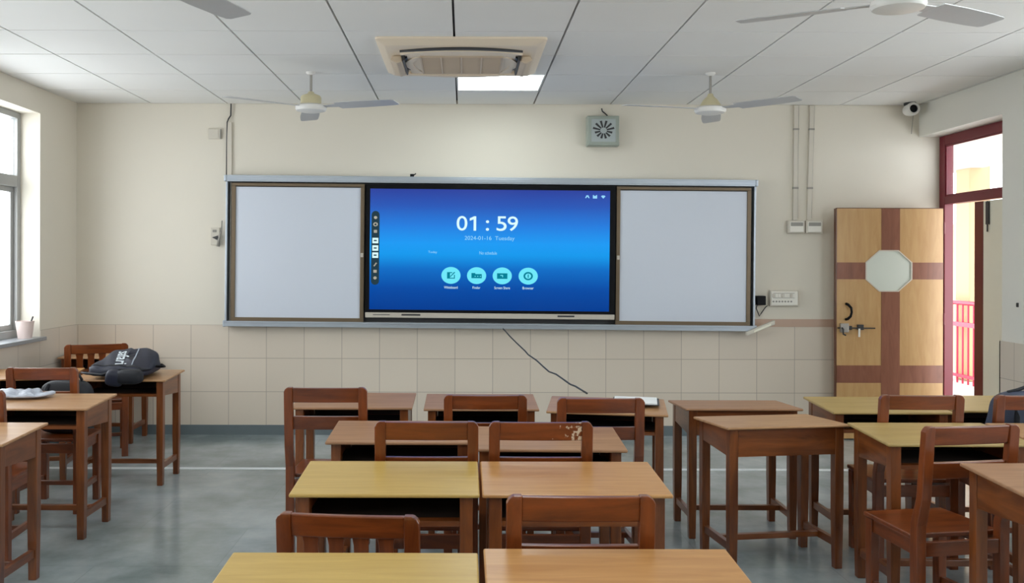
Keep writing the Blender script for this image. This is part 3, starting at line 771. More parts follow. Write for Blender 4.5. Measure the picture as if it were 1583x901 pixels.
# cctv camera in the corner
o = thing('security_camera', 'small white security camera in the ceiling corner above the door', 'camera', P(1406, 163.5, 7.55)); o.location.z = ZC
m = MB(); m.lathe([(0.0, 0), (0.05, 0), (0.05, -0.02), (0.03, -0.03), (0.0, -0.03)], 20); m.build('mount', M['dark'], o, smooth=True)
m = MB()
secs = []
for (y, r) in ((0.05, 0.03), (0.045, 0.048), (0.0, 0.058), (-0.05, 0.058), (-0.062, 0.052), (-0.062, 0.036), (-0.05, 0.034)):
    secs.append([(0.004 + r * math.cos(2 * math.pi * i / 20), y, -0.06 + r * math.sin(2 * math.pi * i / 20)) for i in range(20)])
m.loft(secs); m.build('housing', M['fan_white'], o, smooth=True)
m = MB()
secs = [[(0.004 + r * math.cos(2 * math.pi * i / 20), y, -0.06 + r * math.sin(2 * math.pi * i / 20)) for i in range(20)] for (y, r) in ((-0.048, 0.035), (-0.062, 0.028), (-0.066, 0.012))]
m.loft(secs); m.build('lens', M['black'], o, smooth=True)
m = MB(); m.tube([(0.05, 0.03, -0.03), (0.065, 0.07, -0.1), (0.066, 0.1, -0.26)], 0.004, 6); m.build('wire', M['grey_switch'], o)
m = MB(); m.box(-0.02, 0.02, -0.02, 0, -0.02, 0.02)
o = m.build('wall_hook', M['dark'], bevel=0.004); o.location = (XR - 0.0, 6.30, EYE - (469 - VY) * 6.3 / FPX); o.data.transform(Matrix.Diagonal((0.6, 0.8, 0.8, 1))); tag(o, 'tiny dark hook on the wall right of the doorway', 'hook')

# ------------------------------------------------------------------ ceiling fittings
for (i, j) in LAMPS:
    x0 = GX0 + i * PITCH_X; x1 = x0 + PITCH_X; y1 = YB - j * PITCH_Y; y0 = y1 - PITCH_Y
    lab = 'square lit ceiling panel lamp just behind the air conditioner' if (i, j) == (0, 1) else 'added unseen ceiling panel lamp nearer the rear of the room'
    o = thing('ceiling_lamp', lab, 'ceiling lamp', ((x0 + x1) / 2, (y0 + y1) / 2, ZC), 0, None if (i, j) == (0, 1) else 'added unseen ceiling lamps')
    hx, hy = PITCH_X / 2 - 0.005, PITCH_Y / 2 - 0.003
    m = MB(); t = 0.012
    m.box(-hx, hx, -hy, -hy + t, 0, 0.03); m.box(-hx, hx, hy - t, hy, 0, 0.03); m.box(-hx, -hx + t, -hy + t, hy - t, 0, 0.03); m.box(hx - t, hx, -hy + t, hy - t, 0, 0.03)
    m.build('frame', M['ceil'], o)
    m = MB(); m.box(-hx + t, hx - t, -hy + t, hy - t, 0.004, 0.012); m.build('diffuser', M['panel'], o)

# cassette air conditioner
ac = thing('air_conditioner', 'cream four-way ceiling cassette air conditioner in front of the lamp', 'air conditioner', (-0.02, 5.875, ZC))
hx, hy = 0.545, 0.50
def rect(hx, hy, z, r=0.03):
    pts = []
    for (sx, sy, a0) in ((1, 1, 0), (-1, 1, 90), (-1, -1, 180), (1, -1, 270)):
        for k in range(4):
            a = R(a0 + 30 * k); pts.append((sx * (hx - r) + r * math.cos(a), sy * (hy - r) + r * math.sin(a), z))
    return pts
m = MB()
m.loft([rect(hx, hy, 0.0), rect(hx, hy, -0.012), rect(hx - 0.05, hy - 0.05, -0.042), rect(hx - 0.06, hy - 0.06, -0.044), rect(hx - 0.17, hy - 0.17, -0.046)], cap=True)
m.build('fascia', M['ac'], ac, smooth=True, angle=25)
gx, gy = 0.27, 0.25
m = MB(); m.loft([rect(gx + 0.09, gy + 0.06, -0.044, .02), rect(gx + 0.09, gy + 0.06, -0.058, .02), rect(gx + 0.02, gy + 0.02, -0.062, .02)]); m.build('grille_frame', M['ac'], ac, smooth=True, angle=25)
m = MB()
m.box(-gx, gx, -gy, gy, -0.0635, -0.061, 0)
for k in range(26): y = -gy + 0.01 + k * (2 * gy - 0.02) / 25; m.box(-gx, gx, y - 0.004, y + 0.004, -0.070, -0.0635, 0)
for k in range(5): x = -gx + k * gx / 2; m.box(x - 0.005, x + 0.005, -gy, gy, -0.072, -0.0635, 0)
m.build('intake_grille', M['ac_dark'], ac)
# outlets: curved dark slots near the long sides, flaps with dark rims at the ends
def outlet(s, along_x, parent):
    m = MB(); f = MB()
    n = 14
    L = 0.40 if along_x else 0.22
    P0 = []
    for k in range(n + 1):
        t_ = -1 + 2 * k / n
        bow = 0.07 * (1 - t_ * t_)
        P0.append((t_ * L, (0.33 + bow) * s))
    def mp(u, v): return (u, v) if along_x else (v, u)
    for (q, wd, zz0, zz1, mb) in ((0, 0.030, -0.058, -0.040, m), (1, 0.052, -0.066, -0.046, f)):
        for k in range(n):
            (u0, v0), (u1, v1) = P0[k], P0[k + 1]
            t0 = -1 + 2 * k / n; t1 = -1 + 2 * (k + 1) / n
            ww0 = wd * (0.35 + 0.65 * math.sqrt(max(0, 1 - t0 * t0))); ww1 = wd * (0.35 + 0.65 * math.sqrt(max(0, 1 - t1 * t1)))
            sh = -s * 0.042 if q else 0
            a0, b0, a1, b1 = v0 + sh - ww0 / 2, v0 + sh + ww0 / 2, v1 + sh - ww1 / 2, v1 + sh + ww1 / 2
            pts = [mp(u0, a0) + (zz0,), mp(u1, a1) + (zz0,), mp(u1, b1) + (zz0,), mp(u0, b0) + (zz0,), mp(u0, a0) + (zz1,), mp(u1, a1) + (zz1,), mp(u1, b1) + (zz1,), mp(u0, b0) + (zz1,)]
            mb.hexa(pts)
    return m, f
for (s_, ax) in ((-1, True), (1, True), (-1, False), (1, False)):
    m, f = outlet(s_, ax, ac)
    sl = m.build('air_outlet', M['dark'], ac)
    f.build('louvre', M['ac'], sl)
for sx in (-1, 1):
    m = MB()
    m.prism([(sx * 0.40, -0.046), (sx * 0.46, -0.046), (sx * 0.475, -0.075), (sx * 0.43, -0.10), (sx * 0.39, -0.085)], -0.20, 0.22)
    m.build('open_flap', M['ac_dark'], ac, 0.008)
    m = MB(); m.prism([(sx * 0.375, -0.046), (sx * 0.40, -0.046), (sx * 0.39, -0.085), (sx * 0.38, -0.08)], -0.21, 0.23); m.build('flap_gap', M['dark'], ac)

# ceiling fans
def fan(loc, ang, label, drop=0.19, bell=True):
    o = thing('ceiling_fan', label, 'ceiling fan', (loc[0], loc[1], ZC), 0, 'white ceiling fans')
    S = 1.14
    m = MB(); m.lathe([(0, 0), (0.034, 0), (0.032, -0.008), (0.018, -0.022), (0, -0.022)], 24, S); m.build('canopy', M['fan_white'], o, smooth=True)
    m = MB(); m.lathe([(0, -0.02), (0.009, -0.02), (0.009, -drop), (0, -drop)], 12, S); m.build('down_rod', M['steel'], o, smooth=True)
    b = -drop + 0.05
    if bell: prof = [(0.0, b), (0.016, b), (0.024, b - 0.015), (0.06, b - 0.03), (0.068, b - 0.045), (0.068, b - 0.095), (0, b - 0.095)]
    else: prof = [(0.0, b), (0.016, b), (0.022, b - 0.02), (0.05, b - 0.05), (0.068, b - 0.085), (0.07, b - 0.10), (0, b - 0.10)]
    m = MB(); m.lathe(prof, 24, S); m.build('motor_cup', M['fan_cream'], o, smooth=True)
    c = b - 0.098
    m = MB(); m.lathe([(0, c), (0.085, c), (0.10, c - 0.01), (0.103, c - 0.03), (0.095, c - 0.045), (0.06, c - 0.055), (0, c - 0.058)], 32, S); m.build('motor_housing', M['fan_white'], o, smooth=True)
    for k in range(3):
        a = R(ang + 120 * k)
        m = MB(); ca, sa = math.cos(a), math.sin(a)
        secs = []
        for (r, hw_, pit) in ((0.10, 0.022, 0.1), (0.19, 0.030, 0.15), (0.20, 0.060, 0.18), (0.35, 0.066, 0.16), (0.52, 0.064, 0.14), (0.598, 0.058, 0.13), (0.612, 0.045, 0.13)):
            pts = []
            for (u, vz) in ((-hw_, -0.002), (hw_, -0.002), (hw_, 0.002), (-hw_, 0.002)):
                zz = c - 0.016 - u * pit + vz + 0.012 * (1 - abs(u) / max(hw_, .001)) * (1 if r > .19 else 0)
                x, y = r * ca - u * sa, r * sa + u * ca
                pts.append((x * S, y, zz))
            secs.append(pts)
        m.loft(secs)
        m.build('blade', M['fan_blade'], o)
    return o
fan((-1.147, 6.39), -20, 'left far ceiling fan, left of the air conditioner, cream motor cup', 0.197)
fan((1.842, 6.39), -45, 'right far ceiling fan, right of the air conditioner, cream motor cup', 0.205, False)
fan((-1.27, 3.40), 71, 'near left ceiling fan, one grey blade tip showing at the top edge', 0.215)
fan((1.90, 3.74), -90, 'near right ceiling fan, white underside just showing at the top edge', 0.215, False)

# ------------------------------------------------------------------ furniture
def desk_parts():
    P_ = []
    TW, TD = 0.335, 0.21
    zf, zb, th = 0.735, 0.755, 0.0135
    m = MB(); m.hexa([(-TW, -TD, zf - th), (TW, -TD, zf - th), (TW, TD, zb - th), (-TW, TD, zb - th), (-TW, -TD, zf), (TW, -TD, zf), (TW, TD, zb), (-TW, TD, zb)])
    P_.append(('table_top', m.mesh('table_top', M['top_tan']), 0.005))
    for sx in (-1, 1):
        for sy in (-1, 1):
            m = MB(); cx, cy, h = sx * 0.288, sy * 0.163, 0.023
            zt1 = (zf if sy < 0 else zb) - th - 0.0015
            def sq(r, z, ox=0.0): return [(cx + ox - r, cy - r, z), (cx + ox + r, cy - r, z), (cx + ox + r, cy + r, z), (cx + ox - r, cy + r, z)]
            m.loft([sq(0.019, 0, 0), sq(h, 0.28), sq(h, zt1)])
            P_.append(('leg', m.mesh('leg', M['body']), 0.003))
    for sx in (-1, 1):
        x0, x1 = sorted((sx * 0.290, sx * 0.308))
        m = MB(); m.hexa([(x0, -0.139, 0.618), (x1, -0.139, 0.618), (x1, 0.139, 0.598), (x0, 0.139, 0.598), (x0, -0.139, zf - th + 0.003), (x1, -0.139, zf - th + 0.003), (x1, 0.139, zb - th - 0.004), (x0, 0.139, zb - th - 0.004)])
        P_.append(('side_panel', m.mesh('side_panel', M['body_y']), 0.002))
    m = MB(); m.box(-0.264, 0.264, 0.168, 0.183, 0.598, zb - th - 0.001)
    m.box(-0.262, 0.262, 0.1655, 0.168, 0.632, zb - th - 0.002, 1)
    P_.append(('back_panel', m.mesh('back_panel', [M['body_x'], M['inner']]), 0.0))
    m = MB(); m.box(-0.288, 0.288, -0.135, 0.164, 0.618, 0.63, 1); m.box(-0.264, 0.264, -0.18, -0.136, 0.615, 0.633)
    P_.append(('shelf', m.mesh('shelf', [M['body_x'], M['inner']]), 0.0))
    for sx in (-1, 1):
        m = MB(); m.box(sx * 0.288 - 0.013, sx * 0.288 + 0.013, -0.141, 0.141, 0.11, 0.15)
        P_.append(('side_stretcher', m.mesh('side_stretcher', M['body_y']), 0.002))
    m = MB(); m.box(-0.274, 0.274, -0.014, 0.014, 0.115, 0.145)
    P_.append(('cross_stretcher', m.mesh('cross_stretcher', M['body_x']), 0.002))
    return P_

def chair_parts(slatted=False):
    P_ = []
    HT = 0.905
    for sx in (-1, 1):
        m = MB(); cx = sx * 0.188
        def sq(y0, y1, z, hw=0.022): return [(cx - hw, y0, z), (cx + hw, y0, z), (cx + hw, y1, z), (cx - hw, y1, z)]
        def rd(i, z): return [(cx - .022 + (i if sx < 0 else 0), -0.258, z), (cx + .022 - (i if sx > 0 else 0), -0.258, z), (cx + .022 - (i if sx > 0 else 0), -0.229, z), (cx - .022 + (i if sx < 0 else 0), -0.229, z)]
        m.loft([sq(-0.205, -0.168, 0.0), sq(-0.205, -0.163, 0.40), sq(-0.207, -0.167, 0.50), sq(-0.235, -0.200, 0.61), sq(-0.257, -0.227, HT - 0.022), rd(0.006, HT - 0.010), rd(0.014, HT - 0.003), rd(0.022, HT)])
        P_.append(('rear_leg', m.mesh('rear_leg', M['chair']), 0.005))
        m = MB()
        fx = sx * 0.164
        m.loft([[(fx - .019, 0.122, 0), (fx + .019, 0.122, 0), (fx + .019, 0.160, 0), (fx - .019, 0.160, 0)], [(fx - .021, 0.120, 0.43), (fx + .021, 0.120, 0.43), (fx + .021, 0.162, 0.43), (fx - .021, 0.162, 0.43)]])
        P_.append(('front_leg', m.mesh('front_leg', M['chair']), 0.003))
    def railm(z0, z1, hw=0.168):
        m = MB(); yy = lambda z: -0.189 - 0.053 * max(0, (z - 0.5)) / 0.40
        n = 6; secs = []
        for k in range(n + 1):
            x = -hw + 2 * hw * k / n; bow = -0.006 * (1 - (2 * k / n - 1) ** 2)
            secs.append([(x, yy(z0) - 0.012 + bow, z0), (x, yy(z0) + 0.011 + bow, z0), (x, yy(z1) + 0.011 + bow, z1), (x, yy(z1) - 0.012 + bow, z1)])
        m.loft(secs); return m
    P_.append(('top_rail', railm(0.828, HT - 0.003).mesh('top_rail', M['chair_x']), 0.004))
    if slatted:
        P_.append(('lower_rail', railm(0.545, 0.585).mesh('lower_rail', M['chair_x']), 0.003))
        for k in range(4):
            x = (-0.111, -0.037, 0.037, 0.111)[k]
            m = MB(); yy = lambda z: -0.189 - 0.053 * max(0, (z - 0.5)) / 0.40
            hw = 0.0215
            m.loft([[(x - hw, yy(0.584) - .006, 0.584), (x + hw, yy(0.584) - .006, 0.584), (x + hw, yy(0.584) + .006, 0.584), (x - hw, yy(0.584) + .006, 0.584)],
                    [(x - hw, yy(0.80) - .006, 0.80), (x + hw, yy(0.80) - .006, 0.80), (x + hw, yy(0.80) + .006, 0.80), (x - hw, yy(0.80) + .006, 0.80)],
                    [(x - hw * 1.2, yy(0.829) - .006, 0.829), (x + hw * 1.2, yy(0.829) - .006, 0.829), (x + hw * 1.2, yy(0.829) + .006, 0.829), (x - hw * 1.2, yy(0.829) + .006, 0.829)]])
            P_.append(('slat', m.mesh('slat', M['chair']), 0.002))
    else:
        P_.append(('middle_rail', railm(0.690, 0.757).mesh('middle_rail', M['chair_x']), 0.003))
    m = MB(); m.hexa([(-0.205, -0.161, 0.434), (0.205, -0.161, 0.434), (0.190, 0.168, 0.434), (-0.190, 0.168, 0.434), (-0.205, -0.161, 0.454), (0.205, -0.161, 0.454), (0.190, 0.168, 0.454), (-0.190, 0.168, 0.454)]); P_.append(('seat', m.mesh('seat', M['chair_x']), 0.005))
    for sx in (-1, 1):
        def slant(hw, z0, z1):
            m = MB(); xr, xf = sx * 0.188, sx * 0.166
            m.hexa([(xr - hw, -0.163, z0), (xr + hw, -0.163, z0), (xf + hw, 0.121, z0), (xf - hw, 0.121, z0), (xr - hw, -0.163, z1), (xr + hw, -0.163, z1), (xf + hw, 0.121, z1), (xf - hw, 0.121, z1)])
            return m
        m = slant(0.009, 0.372, 0.4335); P_.append(('side_rail', m.mesh('side_rail', M['chair_y']), 0.002))
        m = slant(0.011, 0.125, 0.16); P_.append(('side_stretcher', m.mesh('side_stretcher', M['chair_y']), 0.002))
    m = MB(); m.box(-0.143, 0.143, 0.132, 0.152, 0.372, 0.4335); P_.append(('front_rail', m.mesh('front_rail', M['chair_x']), 0.002))
    m = MB(); m.box(-0.166, 0.166, -0.200, -0.180, 0.372, 0.43); P_.append(('rear_rail', m.mesh('rear_rail', M['chair_x']), 0.002))
    m = MB(); m.box(-0.167, 0.167, -0.011, 0.011, 0.128, 0.156); P_.append(('cross_stretcher', m.mesh('cross_stretcher', M['chair_x']), 0.002))
    return P_

def proto(parts):
    out = []
    for (nm, me, bv) in parts:
        o = bpy.data.objects.new(nm, me)
        if bv:
            md = o.modifiers.new('bevel', 'BEVEL'); md.width = bv; md.segments = 2; md.limit_method = 'ANGLE'; md.angle_limit = R(40)
        out.append(o)
    return out
DESK, CHAIR, SLAT = proto(desk_parts()), proto(chair_parts()), proto(chair_parts(True))
def scuffed():
    m_ = M['chair_x'].copy(); m_.name = 'scuffed_chair_wood'
    n, l = m_.node_tree.nodes, m_.node_tree.links; b = n['Principled BSDF']
    src = b.inputs['Base Color'].links[0].from_socket
    tc = n.new('ShaderNodeTexCoord'); nz = n.new('ShaderNodeTexNoise'); nz.inputs['Scale'].default_value = 55; nz.inputs['Detail'].default_value = 3
    l.new(tc.outputs['Object'], nz.inputs['Vector'])
    sp = n.new('ShaderNodeSeparateXYZ'); l.new(tc.outputs['Object'], sp.inputs[0])
    mr = n.new('ShaderNodeMapRange'); mr.inputs['From Min'].default_value = -0.02; mr.inputs['From Max'].default_value = 0.15
    mr.inputs['To Min'].default_value = -0.30; mr.inputs['To Max'].default_value = 0.0
    l.new(sp.outputs['X'], mr.inputs['Value'])
    ad = n.new('ShaderNodeMath'); ad.operation = 'ADD'; l.new(nz.outputs['Fac'], ad.inputs[0]); l.new(mr.outputs[0], ad.inputs[1])
    gt = n.new('ShaderNodeMapRange'); gt.inputs['From Min'].default_value = 0.50; gt.inputs['From Max'].default_value = 0.56; l.new(ad.outputs[0], gt.inputs['Value'])
    mx = n.new('ShaderNodeMix'); mx.data_type = 'RGBA'; mx.inputs['B'].default_value = srgb(206, 190, 170)
    l.new(src, mx.inputs['A']); l.new(gt.outputs[0], mx.inputs['Factor']); l.new(mx.outputs['Result'], b.inputs['Base Color'])
    return m_
def place(name, protos, label, cat, group, loc, rz, scale=(1, 1, 1), topmat=None, railmat=None):
    r = thing(name, label, cat, loc, rz, group); r.scale = scale
    for p in protos:
        c = p.copy(); C.objects.link(c); c.parent = r
        if topmat and p.name.startswith('table_top'):
            c.material_slots[0].link = 'OBJECT'; c.material_slots[0].material = topmat
            c['label'] = topmat.name.replace('_', ' ')
        if railmat and p.name.startswith('top_rail'):
            c.material_slots[0].link = 'OBJECT'; c.material_slots[0].material = railmat; c['label'] = 'scuffed top rail'
    return r

# (centre x, near edge y, yaw deg, turned round, z scale, x scale, top, label)
DESKS = [
    (-0.294, 1.915, 0, 0, 1, 1.0, 'top_yellow', 'yellow-topped school desk at the bottom edge, left of the nearest pair'),
    (0.391, 1.94, 0, 0, 1.005, 1.0, 'top_orange', 'orange-tan desk at the bottom edge, right of the nearest pair'),
    (-0.277, 2.99, 0, 0, 1, 1.0, 'top_yellow', 'yellow-topped desk directly behind the nearest slatted-back chair'),
    (0.402, 2.99, 0, 0, 1, 1.0, 'top_orange', 'orange-tan desk in second row, right beside the yellow-topped one'),
    (-0.291, 3.86, 0, 0, 1, 1.0, 'top_pink', 'brown desk in third middle row, left of its pair'),
    (0.384, 3.715, -1.0, 0, 1, 1.0, 'top_pink', 'brown desk in third middle row, right of its pair'),
    (-0.628, 4.775, 0, 0, 1, 1.02, 'top_pink', 'leftmost desk of the three in the middle front row nearest the display'),
    (0.100, 4.74, 0, 0, 1, 0.96, 'top_pink', 'middle desk of the three in the middle front row nearest the display'),
    (0.815, 4.645, -10, 0, 0.995, 0.98, 'top_tan', 'slightly turned front-row desk with the white paper on top'),
    (1.57, 4.765, 0, 1, 0.975, 0.98, 'top_pink', 'turned-round desk tucked behind another turned-round desk, right of centre'),
    (1.60, 4.26, 8, 1, 0.975, 0.98, 'top_tan', 'nearer turned-round desk with its solid back panel facing us'),
    (2.355, 4.67, 0, 0, 1, 0.99, 'top_olive', 'olive-tan desk standing just in front of the open tan door'),
    (3.04, 4.73, 0, 0, 1, 0.99, 'top_olive', 'front-row desk at right behind the blue-grey backpack'),
    (2.25, 3.845, 0, 0, 1, 1.0, 'top_olive', 'olive-tan desk in right block between two chair backs'),
    (2.935, 3.84, 0, 0, 1, 1.0, 'top_tan', 'desk at right edge below the blue-grey backpack, mostly hidden'),
    (2.275, 2.92, 0, 0, 1.02, 1.0, 'top_pink', 'nearest desk on the right, cut off by the right edge'),
    (-2.38, 3.79, 0, 0, 1, 1.0, 'top_tan', 'nearest desk on the left, cut off by the left edge'),
    (-2.417, 4.72, 0, 0, 1, 1.0, 'top_tan', 'left desk with the crumpled plastic bag on its top'),
    (-2.383, 5.87, 0, 0, 1, 0.99, 'top_tan', 'left desk with the lettered navy backpack lying on it'),
    (-3.112, 5.915, 9, 0, 1.0, 0.96, 'top_orange', 'light-topped desk against the window wall, left of the lettered backpack'),
    (-3.115, 7.225, 0, 0, 1, 0.97, 'top_tan', 'farthest desk, in the room corner behind the slatted chair'),
]
for (cx, near, yaw, turned, zs, xs, top, lab) in DESKS:
    a = R(yaw)
    cy = near + 0.21 * math.cos(a)
    px = cx
    place('school_desk', DESK, lab, 'desk', 'wooden school desks', (px, cy, 0), a + (math.pi if turned else 0), (xs, 1, zs), M[top])

# (centre x, rear face y, yaw, z scale, x scale, slatted, label)
def cxp(px0, px1, d): return ((px0 + px1) / 2 - VX) * d / FPX
CH = [
    (cxp(438, 661, 2.47), 2.455, -5, 0.905, 1.0, 1, 'slatted-back chair nearest us, behind the yellow desk at the bottom'),
    (cxp(782, 1017, 2.40), 2.395, 0, 0.985, 1.0, 0, 'open-back chair nearest us, behind the orange-tan desk at the bottom'),
    (cxp(580, 740, 3.45), 3.44, 0, 1.0, 1.0, 0, 'chair pushed under the third-row left desk, behind the yellow desk'),
    (cxp(757, 917, 3.45), 3.44, 0, 1.0, 1.0, 0, 'chair with scratched white scuffs on its top rail'),
    (cxp(438, 568, 4.30), 4.30, 0, 1.012, 1.0, 0, 'leftmost chair of the middle block, standing beside the open aisle'),
    (cxp(684, 818, 4.30), 4.30, 0, 0.972, 1.0, 0, 'chair at the middle desk of the front row'),
    (cxp(861, 998, 4.18), 4.165, 0, 0.98, 1.02, 0, 'chair at the turned front-row desk with the white paper'),
    (cxp(1363, 1497, 4.25), 4.26, 0, 0.985, 1.0, 0, 'chair in front of the olive-tan desk by the tan door'),
    (cxp(1543, 1677, 4.25), 4.26, 0, 0.985, 1.0, 0, 'chair at right edge with the blue-grey backpack on its seat'),
    (1.985, 3.385, 9, 1.0, 1.0, 0, 'large angled chair on the right with its seat in full view'),
    (cxp(5, 121, 5.17), 5.17, 0, 1.0, 1.03, 0, 'left chair holding a dark bag, behind the plastic-bag desk'),
    (-2.50, 4.24, 0, 1.0, 1.0, 0, 'left-edge chair between the two nearest left desks'),
    (-2.955, 6.665, 20, 1.0, 1.1, 1, 'slatted-back chair in the far left corner behind the lettered backpack'),
]
for (cx, face, yaw, zs, xs, sl, lab) in CH:
    a = R(yaw)
    off = 0.262
    place('school_chair', SLAT if sl else CHAIR, lab, 'chair', 'wooden school chairs', (cx - math.sin(a) * off * 0, face + off * math.cos(a), 0), a, (xs, 1, zs), None, scuffed() if 'scuffs' in lab else None)
for o in list(DESK) + list(CHAIR) + list(SLAT): bpy.data.objects.remove(o)

# ------------------------------------------------------------------ bags and small things
def superell(a, b, c, e1=0.35, e2=0.35, nu=40, nv=20, deform=None):
    m = MB()
    sg = lambda v, e: math.copysign(abs(v) ** e, v)
    secs = []
    for j in range(nv + 1):
        ph = -math.pi / 2 + math.pi * j / nv
        ring = []
        for i in range(nu):
            th = 2 * math.pi * i / nu
            p = Vector((a * max(sg(math.cos(ph), e1), 0.002) * sg(math.cos(th), e2), b * max(sg(math.cos(ph), e1), 0.002) * sg(math.sin(th), e2), c * sg(math.sin(ph), e1)))
            if deform: p = deform(p)
            ring.append(p)
        secs.append(ring)
    m.loft(secs)
    return m
def drape(me, bvh, lift):
    for v in me.vertices:
        hit = bvh.ray_cast(Vector((v.co.x, v.co.y, 2.0)), Vector((0, 0, -1)))
        if hit[0] is not None: v.co.z = hit[0].z + lift
# lettered navy backpack lying on a desk
bp_ = thing('backpack', 'navy backpack with white lettering lying on the left desk', 'backpack', (-2.395, 6.05, 0.752))
def df(p):
    t_ = (p.y + 0.2) / 0.4
    h = 0.062 + 0.125 * t_ - 0.035 * max(0, p.x / 0.22) ** 2 * (1 - t_)
    zz = (p.z + 0.1) / 0.2 * h
    x = p.x
    if zz > 0.06: x = p.x * (1 - 0.14 * (zz / 0.2))
    if p.x < 0: x += 0.05 * max(0, t_)
    zz += 0.006 * math.sin(p.x * 40 + p.y * 25) * (1 if zz > 0.05 else 0)
    return Vector((x, p.y, max(0.004, zz)))
m = superell(0.215, 0.19, 0.1, 0.4, 0.4, 56, 24, df)
bvh = BVHTree.FromBMesh(m.bm)
m.build('main_body', M['navy'], bp_, smooth=True, angle=0)
def draped_strip(x0, y0, x1, y1, wd, name, mat, n=24):
    m = MB(); d = Vector((x1 - x0, y1 - y0, 0)); nn = Vector((-d.y, d.x, 0)).normalized() * wd / 2
    secs = []
    for k in range(n + 1):
        c_ = Vector((x0, y0, 0)) + d * k / n
        q = []
        for sgn in (-1, 1):
            pt = c_ + nn * sgn; hit = bvh.ray_cast(Vector((pt.x, pt.y, 2)), Vector((0, 0, -1)))
            q.append(Vector((pt.x, pt.y, hit[0].z if hit[0] else 0.05)))
        secs.append([q[0] - Vector((0, 0, .001)), q[1] - Vector((0, 0, .001)), q[1] + Vector((0, 0, .004)), q[0] + Vector((0, 0, .004))])
    m.loft(secs); return m.build(name, mat, bp_)
draped_strip(0.095, -0.13, 0.04, 0.15, 0.008, 'piping', M['piping'])
draped_strip(-0.2, -0.135, 0.2, -0.15, 0.012, 'zipper', M['navy_dark'])
cu = bpy.data.curves.new('lettering', 'FONT'); cu.body = 'safari'; cu.size = 0.112; cu.align_x = 'CENTER'; cu.align_y = 'CENTER'; cu.offset = 0.0015; cu.resolution_u = 3
ob = bpy.data.objects.new('lettering', cu); C.objects.link(ob); bpy.context.view_layer.update()
me = bpy.data.meshes.new_from_object(ob.evaluated_get(bpy.context.evaluated_depsgraph_get())); bpy.data.objects.remove(ob); bpy.data.curves.remove(cu)
me.materials.clear(); me.materials.append(M['print'])
bm = bmesh.new(); bm.from_mesh(me); bmesh.ops.triangulate(bm, faces=bm.faces); bmesh.ops.subdivide_edges(bm, edges=bm.edges, cuts=1); bm.to_mesh(me); bm.free()
me.transform(Matrix.Translation((-0.015, -0.02, 0)) @ Matrix.Rotation(R(-75), 4, 'Z'))
drape(me, bvh, 0.004)
o = bpy.data.objects.new('lettering', me); C.objects.link(o); o.parent = bp_
m = superell(0.06, 0.045, 0.055, 0.6, 0.6, 24, 12); o = m.build('side_pouch', M['navy'], bp_, smooth=True, angle=0); o.location = (0.02, -0.236, 0.004); o.rotation_euler = (0.2, 0.2, 0.2)
m = superell(0.09, 0.05, 0.05, 0.6, 0.6, 24, 12); o = m.build('front_pouch', M['navy_dark'], bp_, smooth=True, angle=0); o.location = (0.12, -0.232, 0.012)
m = MB(); m.tube([(-0.24, -0.16, 0.03), (-0.19, -0.20, 0.03), (-0.08, -0.215, 0.022), (0.05, -0.22, 0.06), (0.16, -0.20, 0.05), (0.22, -0.12, 0.05)], [0.007, 0.009, 0.009, 0.009, 0.009, 0.008], 8); m.build('shoulder_strap', M['navy_dark'], bp_, smooth=True, angle=0)
m = MB(); m.tube([(0.22, -0.02, 0.06), (0.255, -0.01, 0.055), (0.262, 0.04, 0.05), (0.23, 0.07, 0.06)], 0.009, 8); m.build('grab_handle', M['black'], bp_, smooth=True, angle=0)
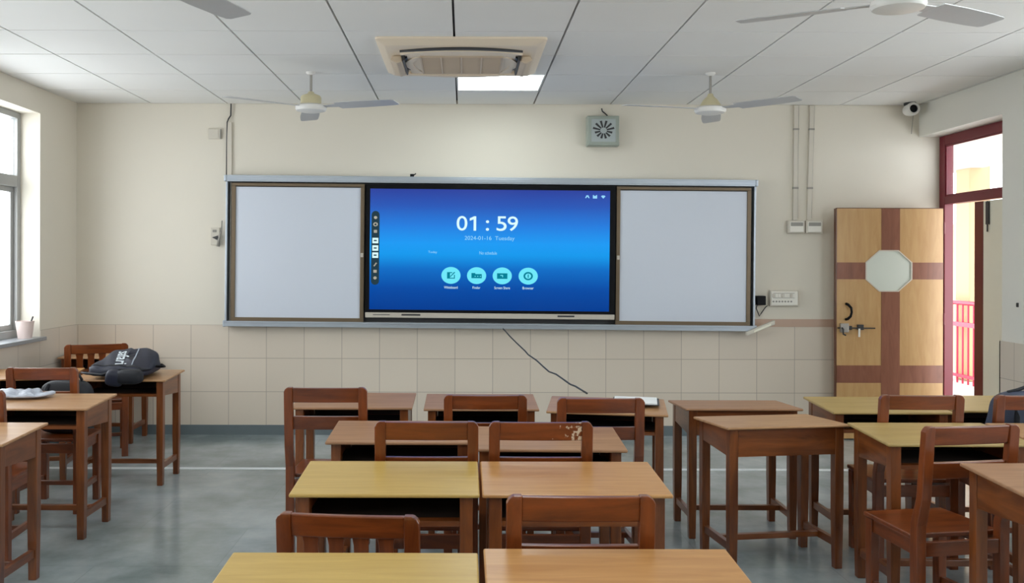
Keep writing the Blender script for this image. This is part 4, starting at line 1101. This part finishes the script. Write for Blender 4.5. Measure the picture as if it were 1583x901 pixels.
# dark bag lying beside it, hanging over the desk's shelf side
def sack(name, label, loc, dims, mat, rz=0, strap=None, e=0.55, lean=0.0, pocket=True, strapmat=None):
    t_ = thing(name, label, 'backpack', loc, rz)
    a, b, c = dims
    def d_(p):
        f = (p.z + c) / (2 * c)
        taper = 1 - 0.25 * max(0, f - 0.45)
        wob = 1 + 0.03 * math.sin(p.x * 23 + p.z * 31)
        return Vector((p.x * taper * wob, p.y * (1 - 0.3 * f) + lean * f, p.z + c))
    m = superell(a, b, c, e, 0.45, 40, 24, d_); m.build('main_body', mat, t_, smooth=True, angle=0)
    if pocket:
        m = superell(a * .78, b * .35, c * .5, 0.5, 0.5, 28, 14); o = m.build('front_pocket', mat, t_, smooth=True, angle=0); o.location = (0, b * .85, c * .65)
    for sx in (-1, 1):
        m = MB(); m.tube([(sx * a * .5, -b * .5 + lean, c * 1.85), (sx * a * .58, -b * 1.02 + lean * .6, c * 1.45), (sx * a * .62, -b * 1.08, c * .8), (sx * a * .7, -b * .9, c * .25)], 0.014, 8)
        m.build('shoulder_strap', strapmat or mat, t_, smooth=True, angle=0)
    m = MB(); m.tube([(-.10, lean, c * 1.97), (-.05, lean, c * 2 + .006), (.02, lean, c * 2 + .03), (.08, lean, c * 2 + .03), (.10, lean, c * 1.97)], 0.009, 8); m.build('grab_handle', strapmat or mat, t_, smooth=True, angle=0)
    return t_
sack('backpack', 'dark navy backpack on the seat of the left chair', (-2.545, 5.475, 0.455), (0.175, 0.105, 0.168), M['navy_dark'])
sack('backpack', 'blue-grey backpack on the seat of the right-edge chair', (2.965, 4.495, 0.449), (0.20, 0.10, 0.215), M['bluegrey'], 0, None, 0.5, 0.0, True, M['navy_dark'])

# crumpled plastic bag
pb = MB()
from mathutils import noise as mnoise
def cr(p):
    n1 = mnoise.noise(Vector((p.x * 14, p.y * 14, p.z * 10))); n2 = mnoise.noise(Vector((p.x * 38 + 5, p.y * 38, p.z * 20)))
    f = 1 + 0.30 * n1 + 0.12 * n2
    z_ = max(0.001, (p.z + 0.021) * (0.85 + 0.7 * n1 + 0.3 * n2))
    return Vector((p.x * f, p.y * f, z_))
m = superell(0.165, 0.09, 0.021, 0.8, 0.8, 64, 24, cr)
o = m.build('plastic_bag', M['film'], smooth=True, angle=0); o.location = (-2.585, 5.01, 0.7515); tag(o, 'crumpled pale plastic bag lying on a left desk', 'plastic bag')
# white paper sheet in a dark-edged folder
fo = thing('folder', 'white paper in a dark-edged folder on the front-row desk', 'folder', (0.985, 4.88, 0.755), R(-12))
m = MB(); m.box(-0.13, 0.13, -0.12, 0.12, 0.0, 0.005); m.build('cover', M['dark'], fo, 0.001)
m = MB(); m.box(-0.122, 0.118, -0.112, 0.112, 0.005, 0.012); m.build('paper', M['paper'], fo)
# cup with a pen on the sill
cp = thing('cup', 'pinkish white cup with a pen on the window sill', 'cup', (XL - 0.045, 6.86, WZ0))
m = MB(); m.lathe([(0.0, 0), (0.052, 0), (0.07, 0.14), (0.062, 0.14), (0.046, 0.012), (0, 0.012)], 28); m.build('cup_body', M['cup'], cp, smooth=True)
m = MB(); m.tube([(0.0, 0.01, 0.012), (0.055, 0.02, 0.175)], 0.006, 8); m.build('pen', M['dark'], cp)
